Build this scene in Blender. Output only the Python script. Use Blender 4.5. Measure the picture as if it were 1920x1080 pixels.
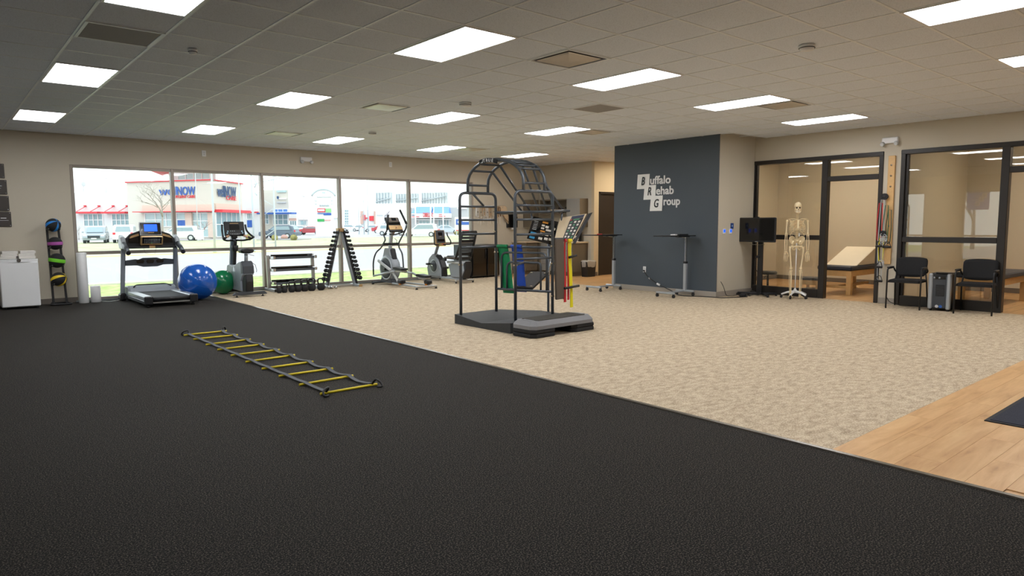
import bpy, math, random
from mathutils import Vector, Matrix
random.seed(7)
for o in list(bpy.data.objects): bpy.data.objects.remove(o)
SC = bpy.context.scene
COL = SC.collection
PI = math.pi
# ------------------------------------------------------------------ camera, world, exposure
YAW, PITCH, ROLL, CH = .7024, .0942, -.0043, 1.42
cam = bpy.data.cameras.new('camera'); cam.sensor_width = 36; cam.lens = 1283.*36/1920; cam.clip_end = 1000; cam.clip_start = .05
camo = bpy.data.objects.new('camera', cam); COL.objects.link(camo); SC.camera = camo
FW = Vector((math.sin(YAW)*math.cos(PITCH), math.cos(YAW)*math.cos(PITCH), -math.sin(PITCH)))
RT0 = Vector((math.cos(YAW), -math.sin(YAW), 0)); UP0 = RT0.cross(FW)
RT = RT0*math.cos(ROLL)+UP0*math.sin(ROLL); UP = UP0*math.cos(ROLL)-RT0*math.sin(ROLL)
camo.matrix_world = Matrix(((RT.x, UP.x, -FW.x, 0), (RT.y, UP.y, -FW.y, 0), (RT.z, UP.z, -FW.z, CH), (0, 0, 0, 1)))
def at(px, py, d):      # world point seen at a pixel of the photograph, d metres deep (used for the far street only)
    return Vector((0, 0, CH)) + (FW + RT*((px-960)/1283.) - UP*((py-540)/1283.))*d
world = bpy.data.worlds.new('sky'); SC.world = world; world.use_nodes = True
SKY = 2.0
wn = world.node_tree.nodes; wl = world.node_tree.links
bg = wn['Background']; bg.inputs['Strength'].default_value = SKY
tc = wn.new('ShaderNodeTexCoord'); nz = wn.new('ShaderNodeTexNoise'); nz.inputs['Scale'].default_value = 2.2
rp = wn.new('ShaderNodeValToRGB'); rp.color_ramp.elements[0].color = (.93, .965, 1, 1); rp.color_ramp.elements[1].color = (1, 1, 1, 1)
rp.color_ramp.elements[0].position = .3; rp.color_ramp.elements[1].position = .7
wl.new(tc.outputs['Generated'], nz.inputs['Vector']); wl.new(nz.outputs['Fac'], rp.inputs['Fac']); wl.new(rp.outputs['Color'], bg.inputs['Color'])
PANEL = 12.     # radiance of the ceiling panels
SC.view_settings.view_transform = 'Standard'; SC.view_settings.look = 'None'
SC.view_settings.exposure = 0.5; SC.view_settings.gamma = 1; SC.view_settings.use_curve_mapping = False

# ------------------------------------------------------------------ materials
def s2l(c):
    if isinstance(c, str): c = tuple(int(c[i:i+2], 16)/255 for i in (0, 2, 4))
    return tuple(x/12.92 if x <= .04045 else ((x+.055)/1.055)**2.4 for x in c)
MATS = {}
def mat(name, col, rough=.5, metal=0., var=.06, scale=6., bump=0., bscale=120., emit=0., spec=.5, coat=0., alpha=1.):
    if name in MATS: return MATS[name]
    m = bpy.data.materials.new(name); m.use_nodes = True; N = m.node_tree.nodes; L = m.node_tree.links
    b = N['Principled BSDF']; c = s2l(col)
    b.inputs['Roughness'].default_value = rough; b.inputs['Metallic'].default_value = metal
    b.inputs['Specular IOR Level'].default_value = spec; b.inputs['Coat Weight'].default_value = coat
    b.inputs['Alpha'].default_value = alpha
    t = N.new('ShaderNodeTexCoord'); n = N.new('ShaderNodeTexNoise'); n.inputs['Scale'].default_value = scale; n.inputs['Detail'].default_value = 4
    L.new(t.outputs['Object'], n.inputs['Vector'])
    mx = N.new('ShaderNodeMix'); mx.data_type = 'RGBA'
    mx.inputs['A'].default_value = tuple(max(0, x*(1-var)) for x in c)+(1,); mx.inputs['B'].default_value = tuple(min(1, x*(1+var)) for x in c)+(1,)
    L.new(n.outputs['Fac'], mx.inputs['Factor']); L.new(mx.outputs['Result'], b.inputs['Base Color'])
    if emit:
        L.new(mx.outputs['Result'], b.inputs['Emission Color']); b.inputs['Emission Strength'].default_value = emit
    if bump:
        n2 = N.new('ShaderNodeTexNoise'); n2.inputs['Scale'].default_value = bscale; L.new(t.outputs['Object'], n2.inputs['Vector'])
        bp = N.new('ShaderNodeBump'); bp.inputs['Strength'].default_value = bump; bp.inputs['Distance'].default_value = .01
        L.new(n2.outputs['Fac'], bp.inputs['Height']); L.new(bp.outputs['Normal'], b.inputs['Normal'])
    MATS[name] = m; return m
def nodes_of(m): return m.node_tree.nodes, m.node_tree.links, m.node_tree.nodes['Principled BSDF']
def ramp(N, stops):
    r = N.new('ShaderNodeValToRGB'); e = r.color_ramp.elements
    e[0].position = stops[0][0]; e[0].color = s2l(stops[0][1])+(1,)
    e[1].position = stops[-1][0]; e[1].color = s2l(stops[-1][1])+(1,)
    for p, c in stops[1:-1]:
        x = e.new(p); x.color = s2l(c)+(1,)
    return r
def newm(name, rough, spec=.5):
    m = bpy.data.materials.new(name); m.use_nodes = True; N, L, b = nodes_of(m)
    b.inputs['Roughness'].default_value = rough; b.inputs['Specular IOR Level'].default_value = spec
    g = N.new('ShaderNodeNewGeometry'); MATS[name] = m
    return m, N, L, b, g
def turf_mat():
    m, N, L, b, g = newm('turf_black', .85, .12)
    n = N.new('ShaderNodeTexNoise'); n.inputs['Scale'].default_value = 135; n.inputs['Detail'].default_value = 2; n.inputs['Roughness'].default_value = .7
    L.new(g.outputs['Position'], n.inputs['Vector'])
    r = ramp(N, [(.40, '050504'), (.52, '161412'), (.64, '5c554d')]); L.new(n.outputs['Fac'], r.inputs['Fac'])
    L.new(r.outputs['Color'], b.inputs['Base Color'])
    bp = N.new('ShaderNodeBump'); bp.inputs['Strength'].default_value = .5; bp.inputs['Distance'].default_value = .006
    L.new(n.outputs['Fac'], bp.inputs['Height']); L.new(bp.outputs['Normal'], b.inputs['Normal'])
    b.inputs['Sheen Weight'].default_value = .02; b.inputs['Sheen Roughness'].default_value = .5
    return m
def carpet_mat():
    m, N, L, b, g = newm('carpet_beige', .85, .25)
    mp = N.new('ShaderNodeMapping'); mp.inputs['Scale'].default_value = (1, 1.8, 1); mp.inputs['Rotation'].default_value = (0, 0, .35); L.new(g.outputs['Position'], mp.inputs['Vector'])
    n = N.new('ShaderNodeTexNoise'); n.inputs['Scale'].default_value = 10; n.inputs['Detail'].default_value = 7; n.inputs['Roughness'].default_value = .75
    L.new(mp.outputs['Vector'], n.inputs['Vector'])
    n2 = N.new('ShaderNodeTexNoise'); n2.inputs['Scale'].default_value = 90; L.new(g.outputs['Position'], n2.inputs['Vector'])
    mm = N.new('ShaderNodeMath'); mm.operation = 'MULTIPLY_ADD'; mm.inputs[1].default_value = .45; L.new(n2.outputs['Fac'], mm.inputs[0])
    m3 = N.new('ShaderNodeMath'); m3.operation = 'MULTIPLY'; m3.inputs[1].default_value = .6; L.new(n.outputs['Fac'], m3.inputs[0]); L.new(m3.outputs[0], mm.inputs[2])
    r = ramp(N, [(.39, '8f7e68'), (.50, 'b09d84'), (.61, 'cdbfa5')]); L.new(mm.outputs[0], r.inputs['Fac'])
    L.new(r.outputs['Color'], b.inputs['Base Color'])
    bp = N.new('ShaderNodeBump'); bp.inputs['Strength'].default_value = .4; bp.inputs['Distance'].default_value = .006
    L.new(n2.outputs['Fac'], bp.inputs['Height']); L.new(bp.outputs['Normal'], b.inputs['Normal'])
    return m
def wood_mat(name='plank_oak', joints=False):
    m, N, L, b, g = newm(name, .42, .4)
    mp = N.new('ShaderNodeMapping'); mp.inputs['Scale'].default_value = (.9, 7, 1); L.new(g.outputs['Position'], mp.inputs['Vector'])
    oi = N.new('ShaderNodeObjectInfo'); mu = N.new('ShaderNodeMath'); mu.operation = 'MULTIPLY'; mu.inputs[1].default_value = 9
    L.new(oi.outputs['Random'], mu.inputs[0]); cb = N.new('ShaderNodeCombineXYZ'); L.new(mu.outputs[0], cb.inputs['X']); L.new(mu.outputs[0], cb.inputs['Z'])
    ad = N.new('ShaderNodeVectorMath'); ad.operation = 'ADD'; L.new(mp.outputs['Vector'], ad.inputs[0]); L.new(cb.outputs['Vector'], ad.inputs[1])
    n = N.new('ShaderNodeTexNoise'); n.inputs['Scale'].default_value = 1.6; n.inputs['Detail'].default_value = 7; n.inputs['Roughness'].default_value = .62; n.inputs['Distortion'].default_value = .5
    L.new(ad.outputs['Vector'], n.inputs['Vector'])
    r = ramp(N, [(.22, '936c3e'), (.38, 'bc905f'), (.55, 'caa06e'), (.75, 'd5b07e')]); L.new(n.outputs['Fac'], r.inputs['Fac'])
    hs = N.new('ShaderNodeHueSaturation'); m2 = N.new('ShaderNodeMath'); m2.operation = 'MULTIPLY_ADD'; m2.inputs[1].default_value = .08; m2.inputs[2].default_value = .96
    L.new(oi.outputs['Random'], m2.inputs[0]); L.new(m2.outputs[0], hs.inputs['Value']); L.new(r.outputs['Color'], hs.inputs['Color'])
    out = hs.outputs['Color']
    if joints:
        bk = N.new('ShaderNodeTexBrick'); bk.inputs['Scale'].default_value = 1; bk.inputs['Brick Width'].default_value = 1.22; bk.inputs['Row Height'].default_value = .18
        bk.inputs['Mortar Size'].default_value = .003; bk.inputs['Color1'].default_value = (1, 1, 1, 1); bk.inputs['Color2'].default_value = (.88, .88, .88, 1); bk.inputs['Mortar'].default_value = (.35, .3, .25, 1)
        L.new(g.outputs['Position'], bk.inputs['Vector'])
        mx = N.new('ShaderNodeMix'); mx.data_type = 'RGBA'; mx.blend_type = 'MULTIPLY'; mx.inputs['Factor'].default_value = 1
        L.new(out, mx.inputs['A']); L.new(bk.outputs['Color'], mx.inputs['B']); out = mx.outputs['Result']
    L.new(out, b.inputs['Base Color'])
    return m
def tile_mat():
    m, N, L, b, g = newm('ceiling_tile_white', .9, .2)
    n = N.new('ShaderNodeTexNoise'); n.inputs['Scale'].default_value = 130; n.inputs['Detail'].default_value = 2; L.new(g.outputs['Position'], n.inputs['Vector'])
    r = ramp(N, [(.36, 'cfd5de'), (.46, 'e3e9f2')]); L.new(n.outputs['Fac'], r.inputs['Fac']); L.new(r.outputs['Color'], b.inputs['Base Color'])
    bp = N.new('ShaderNodeBump'); bp.inputs['Strength'].default_value = .15; bp.inputs['Distance'].default_value = .003
    L.new(n.outputs['Fac'], bp.inputs['Height']); L.new(bp.outputs['Normal'], b.inputs['Normal'])
    return m
def glass_mat(name='clear_glass', tint=(.93, .97, .96), boost=1.0):
    m = bpy.data.materials.new(name); m.use_nodes = True; N = m.node_tree.nodes; L = m.node_tree.links; N.clear()
    o = N.new('ShaderNodeOutputMaterial'); t = N.new('ShaderNodeBsdfTransparent'); t.inputs['Color'].default_value = tint+(1,)
    gl = N.new('ShaderNodeBsdfGlossy'); gl.inputs['Roughness'].default_value = .01; f = N.new('ShaderNodeFresnel'); f.inputs['IOR'].default_value = 1.5
    mu = N.new('ShaderNodeMath'); mu.operation = 'MULTIPLY'; mu.inputs[1].default_value = boost; L.new(f.outputs[0], mu.inputs[0])
    mx = N.new('ShaderNodeMixShader'); L.new(mu.outputs[0], mx.inputs[0]); L.new(t.outputs[0], mx.inputs[1]); L.new(gl.outputs[0], mx.inputs[2])
    # a faint uneven film so that the pane is never perfectly clean
    L.new(mx.outputs[0], o.inputs['Surface']); MATS[name] = m; return m
def grass_mat(name, a, c, sc):
    m, N, L, b, g = newm(name, .9, .2)
    n = N.new('ShaderNodeTexNoise'); n.inputs['Scale'].default_value = sc; n.inputs['Detail'].default_value = 6; L.new(g.outputs['Position'], n.inputs['Vector'])
    r = ramp(N, [(.35, a), (.65, c)]); L.new(n.outputs['Fac'], r.inputs['Fac']); L.new(r.outputs['Color'], b.inputs['Base Color']); return m
TURF = turf_mat(); CARPET = carpet_mat(); OAK = wood_mat(); OAKJ = wood_mat('plank_oak_far', True); TILE = tile_mat()
GLASS = glass_mat(); GLASS2 = glass_mat('partition_glass', (.97, .97, .94), 1.5)
WALL = mat('wall_paint_greige', 'c4bba9', .75, var=.02, scale=2, bump=.05, bscale=300)
WALLW = mat('wall_paint_cream', 'cdbd9f', .8, var=.02, scale=2)
WALLR = mat('wall_paint_room', 'cfc5b2', .7, var=.02, scale=2)
SLATE = mat('wall_paint_slate', '434c55', .5, var=.03, scale=2, bump=.04, bscale=300)
BASEB = mat('baseboard_grey', '9a9288', .5, var=.03)
BASED = mat('baseboard_brown', '6f665d', .5, var=.03)
WHITE = mat('white_plastic', 'e6e6e6', .35, var=.02); WENAM = mat('white_enamel', 'f0f0f0', .25, var=.01, coat=.3)
GRIDW = mat('grid_white', 'e6eaee', .4, var=.03); BLACK = mat('black_plastic', '17171a', .45, var=.1); BLKR = mat('black_rubber', '1b1b1d', .8, var=.1, bump=.2)
BLKG = mat('black_gloss', '08080a', .15, var=.05, coat=.4); DKMET = mat('charcoal_metal', '595e64', .36, .55, var=.08)
CHROME = mat('chrome', 'd4d6d8', .18, 1., var=.03); SILV = mat('silver_paint', 'aeb4ba', .35, .5, var=.04); ALU = mat('brushed_aluminium', 'b8b6b2', .4, .8, var=.05)
BRONZE = mat('dark_bronze_frame', '2e2a27', .4, .3, var=.05); MULL = mat('window_frame_bronze', '9a9086', .45, .3, var=.05)
GREYP = mat('grey_plastic', '8f969d', .45, var=.05); DGREY = mat('dark_grey_plastic', '3c4046', .5, var=.06); SOLE = mat('grey_step_plastic', '77777a', .6, var=.06, bump=.2)
BONE = mat('bone_plastic', 'e6d3ab', .55, var=.08, scale=30); PINE = mat('pine_wood', 'd0a870', .5, var=.15, scale=14); VINYL = mat('navy_vinyl', '2b3140', .45, var=.06)
CREAMV = mat('cream_vinyl', 'ded2bb', .5, var=.03); TOWEL = mat('white_towel', 'ebe6df', .9, var=.04, bump=.4, bscale=200); CANVAS = mat('tan_canvas', 'cdb391', .9, var=.1, bump=.3)
BLUEB = mat('blue_ball_vinyl', '1459b8', .2, var=.04, coat=.4); GREENB = mat('green_ball_vinyl', '0a7c4a', .2, var=.04, coat=.4)
YEL = mat('yellow_plastic', 'd8c21e', .5, var=.06); STRAP = mat('grey_webbing', '55585d', .85, var=.12, scale=60)
BGREEN = mat('green_latex', '0d8a53', .5, var=.06); BBLUE = mat('blue_latex', '0f48b4', .5, var=.06); BYEL = mat('yellow_latex', 'e8d81a', .5, var=.05); BRED = mat('red_latex', 'c9202c', .5, var=.05); BORG = mat('orange_latex', 'dd6a1c', .5, var=.05)
CABF = mat('cabinet_front_window_lit', '8f8c86', .5, var=.04); CABE = mat('cabinet_side_taupe', '6e6352', .55, var=.05); COUNT = mat('countertop_beige', 'cdbb9f', .4, var=.06, scale=40)  # grey front colour holds the window light falling on the taupe cabinets
DOORM = mat('door_dark_brown', '2b241e', .45, var=.12, scale=5); NAVY = mat('navy_mat_pile', '1b2030', .9, var=.2, scale=150, bump=.5)
PANELM = mat('panel_diffuser', 'fbfcff', .5, var=.0, emit=PANEL); PANELW = mat('panel_diffuser_warm', 'fff0d8', .5, var=.0, emit=19.)
SCRB = mat('blue_lcd', '1350e8', .3, var=.02, emit=1.2); SCRD = mat('dark_display', '0c0e16', .08, var=.1, coat=.6); GOLD = mat('gold_trim', 'b69566', .35, .4, var=.05)
BRASS = mat('bolt_steel', 'c9b79a', .3, .9); TAUPE = mat('taupe_vinyl', '5a4f45', .55, var=.06); LBLUE = mat('label_blue', '2a62b8', .4); GRNLED = mat('green_key', '2f9a45', .4)
LGREY = mat('light_grey', 'c5c8ca', .5, var=.03); SIGNB = mat('sign_brown', '3f3833', .5, var=.05); CLEAR = glass_mat('clear_plastic', (.85, .87, .88), 2.2)

# ------------------------------------------------------------------ mesh builder
def RZ(a): return Matrix.Rotation(a, 3, 'Z')
def RX(a): return Matrix.Rotation(a, 3, 'X')
def RY(a): return Matrix.Rotation(a, 3, 'Y')
class MB:
    def __init__(s): s.v = []; s.f = []; s.mi = []; s.sm = []
    def add(s, vs, fs, mi=0, sm=False):
        k = len(s.v); s.v += [tuple(v) for v in vs]
        for f in fs: s.f.append(tuple(i+k for i in f)); s.mi.append(mi); s.sm.append(sm)
        return s
    def box(s, c, d, R=None, b=0, mi=0):
        c = Vector(c); h = [x/2 for x in d]; b = min([b]+[x*.49 for x in h])
        if b <= 0:
            vs = [Vector((x*h[0], y*h[1], z*h[2])) for x in (-1, 1) for y in (-1, 1) for z in (-1, 1)]
            fs = [(0, 1, 3, 2), (4, 6, 7, 5), (0, 4, 5, 1), (2, 3, 7, 6), (0, 2, 6, 4), (1, 5, 7, 3)]
        else:
            vs = []; ix = {}
            for x in (-1, 1):
                for y in (-1, 1):
                    for z in (-1, 1):
                        for a in range(3):
                            p = [x*(h[0]-b), y*(h[1]-b), z*(h[2]-b)]; p[a] = (x, y, z)[a]*h[a]
                            ix[(x, y, z, a)] = len(vs); vs.append(Vector(p))
            fs = []
            for a in range(3):
                o = [i for i in range(3) if i != a]
                for sg in (-1, 1):
                    q = []
                    for u, w in ((-1, -1), (1, -1), (1, 1), (-1, 1)):
                        k = [0, 0, 0]; k[a] = sg; k[o[0]] = u; k[o[1]] = w; q.append(ix[(k[0], k[1], k[2], a)])
                    if (sg > 0) != (a != 1): q.reverse()
                    fs.append(tuple(q))
            for a in range(3):
                o = [i for i in range(3) if i != a]
                for u in (-1, 1):
                    for w in (-1, 1):
                        q = []
                        for t, ax in ((-1, o[0]), (1, o[0]), (1, o[1]), (-1, o[1])):
                            k = [0, 0, 0]; k[a] = t; k[o[0]] = u; k[o[1]] = w; q.append(ix[(k[0], k[1], k[2], ax)])
                        fs.append(tuple(q))
            for x in (-1, 1):
                for y in (-1, 1):
                    for z in (-1, 1): fs.append((ix[(x, y, z, 0)], ix[(x, y, z, 1)], ix[(x, y, z, 2)]))
        if R is not None: vs = [R @ v for v in vs]
        return s.add([v+c for v in vs], fs, mi)
    def b2(s, lo, hi, b=0, mi=0):
        return s.box([(lo[i]+hi[i])/2 for i in range(3)], [abs(hi[i]-lo[i]) for i in range(3)], None, b, mi)
    def bar(s, p, q, w, h, b=0, mi=0, up=(0, 0, 1)):   # rectangular bar from p to q, w sideways, h along up
        p = Vector(p); q = Vector(q); d = q-p; L = d.length; d.normalize(); u = Vector(up)
        if abs(d.dot(u)) > .98: u = Vector((0, 1, 0))
        sd = d.cross(u).normalized(); u = sd.cross(d)
        R = Matrix((d, sd, u)).transposed()
        return s.box((p+q)/2, (L, w, h), R, b, mi)
    def tube(s, pts, r, n=8, closed=False, mi=0, sm=True, flat=None):
        P = [Vector(p) for p in pts]; m = len(P)
        rs = r if isinstance(r, (list, tuple)) else [r]*m
        T = []
        for i in range(m):
            a = P[(i-1) % m] if (closed or i > 0) else P[i]; c = P[(i+1) % m] if (closed or i < m-1) else P[i]
            t = (c-a); T.append(t.normalized() if t.length > 1e-9 else Vector((0, 0, 1)))
        u = T[0].orthogonal().normalized() if flat is None else (Vector(flat)-Vector(flat).dot(T[0])*T[0]).normalized()
        vs = []
        for i in range(m):
            u = (u-u.dot(T[i])*T[i]); u = u.normalized() if u.length > 1e-6 else T[i].orthogonal().normalized()
            w = T[i].cross(u)
            for k in range(n):
                a = 2*PI*k/n + PI/n
                vs.append(P[i]+(u*math.cos(a)+w*math.sin(a))*rs[i])
        fs = []
        for i in range(m if closed else m-1):
            j = (i+1) % m
            for k in range(n): fs.append((i*n+k, i*n+(k+1) % n, j*n+(k+1) % n, j*n+k))
        s.add(vs, fs, mi, sm)
        if not closed:
            k0 = len(s.v)-len(vs)
            s.f += [tuple(k0+i for i in reversed(range(n))), tuple(k0+(m-1)*n+i for i in range(n))]; s.mi += [mi, mi]; s.sm += [False, False]
        return s
    def lathe(s, prof, c=(0, 0, 0), n=16, R=None, mi=0, sm=True):
        c = Vector(c); vs = []; m = len(prof)
        for r, z in prof:
            for k in range(n):
                a = 2*PI*k/n; v = Vector((r*math.cos(a), r*math.sin(a), z)); vs.append((R @ v if R is not None else v)+c)
        fs = [(i*n+k, i*n+(k+1) % n, (i+1)*n+(k+1) % n, (i+1)*n+k) for i in range(m-1) for k in range(n)]
        s.add(vs, fs, mi, sm); k0 = len(s.v)-len(vs)
        if prof[0][0] > 1e-6: s.f.append(tuple(k0+i for i in reversed(range(n)))); s.mi.append(mi); s.sm.append(False)
        if prof[-1][0] > 1e-6: s.f.append(tuple(k0+(m-1)*n+i for i in range(n))); s.mi.append(mi); s.sm.append(False)
        return s
    def ell(s, c, r, R=None, nu=16, nv=10, mi=0, a0=0., a1=2*PI):
        if not isinstance(r, (tuple, list)): r = (r, r, r)
        c = Vector(c); vs = []
        full = abs(a1-a0-2*PI) < 1e-6; cols = nu if full else nu+1
        for i in range(nv+1):
            th = PI*i/nv
            for k in range(cols):
                a = a0+(a1-a0)*k/nu
                v = Vector((r[0]*math.sin(th)*math.cos(a), r[1]*math.sin(th)*math.sin(a), r[2]*math.cos(th)))
                vs.append((R @ v if R is not None else v)+c)
        fs = [(i*cols+k, (i+1)*cols+k, (i+1)*cols+(k+1) % cols, i*cols+(k+1) % cols) for i in range(nv) for k in range(nu)]
        return s.add(vs, fs, mi, True)
    def prism(s, poly, a, b, plane='xz', mi=0, sm=False, bev=0):  # polygon in a plane pulled from a to b along the third axis
        def P(u, w, t): return {'xz': (u, t, w), 'yz': (t, u, w), 'xy': (u, w, t)}[plane]
        n = len(poly)
        if bev:
            cx = sum(p[0] for p in poly)/n; cz = sum(p[1] for p in poly)/n; sg = 1 if b > a else -1
            def ins(p):
                d = math.hypot(p[0]-cx, p[1]-cz) or 1; k = max(0, 1-bev/d); return (cx+(p[0]-cx)*k, cz+(p[1]-cz)*k)
            rings = [([ins(p) for p in poly], a), (poly, a+sg*bev), (poly, b-sg*bev), ([ins(p) for p in poly], b)]
        else: rings = [(poly, a), (poly, b)]
        vs = [P(p[0], p[1], t) for pl, t in rings for p in pl]; m = len(rings)
        fs = [(j*n+i, j*n+(i+1) % n, (j+1)*n+(i+1) % n, (j+1)*n+i) for j in range(m-1) for i in range(n)]
        s.add(vs, fs, mi, sm); k0 = len(s.v)-len(vs)
        s.f += [tuple(k0+i for i in reversed(range(n))), tuple(k0+(m-1)*n+i for i in range(n))]; s.mi += [mi]*2; s.sm += [False]*2
        return s
    def quadslab(s, q, t, mi=0):   # thick sheet from 4 corners
        q = [Vector(p) for p in q]; nrm = (q[1]-q[0]).cross(q[3]-q[0]).normalized()*t
        vs = q+[p+nrm for p in q]
        return s.add(vs, [(3, 2, 1, 0), (4, 5, 6, 7), (0, 1, 5, 4), (1, 2, 6, 5), (2, 3, 7, 6), (3, 0, 4, 7)], mi)
    def xf(s, M):
        s.v = [tuple(M @ Vector(v)) for v in s.v]; return s
    def mesh(s, name, mats):
        me = bpy.data.meshes.new(name); me.from_pydata(s.v, [], s.f)
        for m in (mats if isinstance(mats, (list, tuple)) else [mats]): me.materials.append(m)
        me.polygons.foreach_set('material_index', s.mi); me.polygons.foreach_set('use_smooth', s.sm); me.update(); return me
    def build(s, name, mats, parent=None, loc=None, **kw):
        o = bpy.data.objects.new(name, s.mesh(name, mats)); COL.objects.link(o)
        if parent: o.parent = parent
        if loc: o.location = loc
        for k, v in kw.items(): o[k] = v
        return o
def rnd(pts, r, seg=4):     # round the corners of a polyline
    P = [Vector(p) for p in pts]; out = [P[0]]
    for i in range(1, len(P)-1):
        a = (P[i-1]-P[i]); c = (P[i+1]-P[i]); k = min(r, a.length*.49, c.length*.49); A = P[i]+a.normalized()*k; B = P[i]+c.normalized()*k
        for j in range(seg+1):
            t = j/seg; out.append(A*(1-t)**2+P[i]*2*t*(1-t)+B*t*t)
    return out+[P[-1]]
def thing(name, label, cat, loc=(0, 0, 0), rz=0, group=None):
    o = bpy.data.objects.new(name, None); o.empty_display_size = .1; COL.objects.link(o)
    o.location = loc; o.rotation_euler = (0, 0, rz); o['label'] = label; o['category'] = cat
    if group: o['group'] = group
    return o
def tag(o, label, cat, group=None):
    o['label'] = label; o['category'] = cat
    if group: o['group'] = group
    return o
def copy_tree(o, parent=None):
    c = o.copy(); COL.objects.link(c); c.parent = parent
    for ch in o.children: copy_tree(ch, c)
    return c
def dup(root, loc, rz=None, label=None, group=None, scale=None):
    r = copy_tree(root); r.location = loc
    if rz is not None: r.rotation_euler = (0, 0, rz)
    if label: r['label'] = label
    if group: r['group'] = group
    if scale: r.scale = scale
    return r
def struct(name, mb, m, parent=None):
    o = mb.build(name, m, parent)
    if not parent: o['kind'] = 'structure'
    return o
def textmb(txt, size, ext=.004, shear=0., bold=0., align='LEFT', space=1.0):
    c = bpy.data.curves.new('t', 'FONT'); c.body = txt; c.size = size; c.extrude = ext; c.shear = shear; c.offset = bold; c.align_x = align; c.space_character = space; c.resolution_u = 3
    o = bpy.data.objects.new('t', c); COL.objects.link(o); bpy.context.view_layer.update()
    me = bpy.data.meshes.new_from_object(o.evaluated_get(bpy.context.evaluated_depsgraph_get()))
    mb = MB(); mb.add([v.co.copy() for v in me.vertices], [tuple(p.vertices) for p in me.polygons])
    bpy.data.objects.remove(o); bpy.data.curves.remove(c); bpy.data.meshes.remove(me); return mb
def frame(ox, ux, uz):   # matrix: text x -> ux, text y -> uz, thickness -> their cross
    ux = Vector(ux).normalized(); uz = Vector(uz).normalized(); n = ux.cross(uz)
    return Matrix.Translation(ox) @ Matrix((ux, uz, n)).transposed().to_4x4()
# ------------------------------------------------------------------ the room shell
G = .6096; GX = 1.0534; GY = 4.7194; CZ = 3.06
YW = 14.8; XR = 12.62; XL = -3.; YN = -5.; XK = 13.6; YK = 12.75
struct('floor_turf', MB().b2((XL, YN, -.3), (4.2, YW, 0)), TURF)
struct('floor_carpet', MB().b2((4.2, 1.895, -.3), (XR, 9.9, 0)).b2((4.2, 9.9, -.3), (11.45, YW, 0)), CARPET)
struct('trim_1', MB().prism([(4.165, -.001), (4.165, .011), (4.195, .012), (4.222, .002), (4.222, -.001)], YN, YW-.02), mat('edge_strip_rubber', '6f685d', .25, .2))
wf = struct('floor_wood', MB().b2((4.2, YN, -.3), (XR, 1.895, -.006)), OAKJ)
struct('floor_kitchen', MB().b2((11.45, 9.9, -.3), (17.2, YW, 0)), OAKJ)
struct('floor_treatment_rooms', MB().b2((XR, -1, -.3), (16.45, 9.9, 0)), OAKJ)
pm = MB().box((0, 0, -.003), (1.2192, .1792, .006), None, .0006).mesh('plank', OAK)
for r in range(13):
    y = 1.895-.18*(r+.5); x0 = 4.2-(r*.47 % 1.22)
    k = 0
    while x0 < 9.6:
        a = max(x0, 4.222); b2 = x0+1.22
        if b2-a > .1:
            if a == x0: o = bpy.data.objects.new('plank', pm)
            else: o = bpy.data.objects.new('plank', MB().box((0, 0, -.003), (b2-a-.0008, .1792, .006), None, .0006).mesh('plank', OAK))
            COL.objects.link(o); o.parent = wf; o.location = ((a+b2)/2, y, 0)
        x0 += 1.22
# mat by the entrance
o = MB().box((0, 0, .004), (1.86, 1.22, .008), None, .003).build('doormat', BLKR, None, (6.585, .86, 0)); tag(o, 'dark navy entrance mat with black rubber edge lying on the wood planks', 'mat')
MB().box((0, 0, .009), (1.80, 1.16, .006), None, .003).build('pile', NAVY, o)
# walls
W_ = MB().b2((XL-.15, YW, -.3), (2.0, YW+.16, CZ+.03)).b2((2.0, YW, 2.52), (11.18, YW+.16, CZ+.03)).b2((11.18, YW, -.3), (XK+.15, YW+.16, CZ+.03)).b2((2.0, YW, -.3), (11.18, YW+.16, 0))
struct('wall_far', W_, WALL)
LWIN = [(6.55, 8.42), (9.63, 11.5)]
wlm = MB().b2((XL-.15, YN, -.3), (XL, YW, 0)).b2((XL-.15, YN, 2.5), (XL, YW, CZ+.03)).b2((XL-.15, YN, 0), (XL, LWIN[0][0], 2.5)).b2((XL-.15, LWIN[0][1], 0), (XL, LWIN[1][0], 2.5)).b2((XL-.15, LWIN[1][1], 0), (XL, YW, 2.5))
struct('wall_left', wlm, WALL)
struct('wall_near', MB().b2((XL-.15, YN-.15, -.3), (XR+.15, YN, CZ+.03)), WALL)
Wr = MB().b2((XR, YN, 0), (XR+.13, 2.2, CZ+.03)).b2((XR, 2.2, 2.62), (XR+.13, 7.4, CZ+.03)).b2((XR, 4.69, 0), (XR+.13, 4.97, 2.62))
struct('wall_right', Wr, WALL)
wb = MB().b2((11.38, 7.4, 0), (XR+.13, 9.98, CZ+.03)).b2((11.36, 7.4, 0), (11.38, 9.98, CZ+.03), mi=1)
struct('wall_logo', wb, [WALL, SLATE])
struct('wall_kitchen', MB().b2((XK, YK, 0), (XK+.12, YW, CZ+.03)), WALL)
struct('wall_corridor', MB().b2((XK, YK-.1, 0), (13.78, YK, CZ+.03)).b2((13.78, YK-.1, 2.25), (14.72, YK, CZ+.03)).b2((14.72, YK-.1, 0), (17.2, YK, CZ+.03)).b2((17.1, 9.0, 0), (17.2, YK-.1, CZ+.03)).b2((XR+.13, 9.0, 0), (17.1, 9.1, CZ+.03)), WALLW)
struct('wall_room_back', MB().b2((16.3, -.9, 0), (16.42, 9.0, CZ+.03)), WALLR)
struct('wall_room_middle', MB().b2((XR+.13, 4.78, 0), (16.3, 4.88, CZ+.03)), WALLR)
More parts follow.
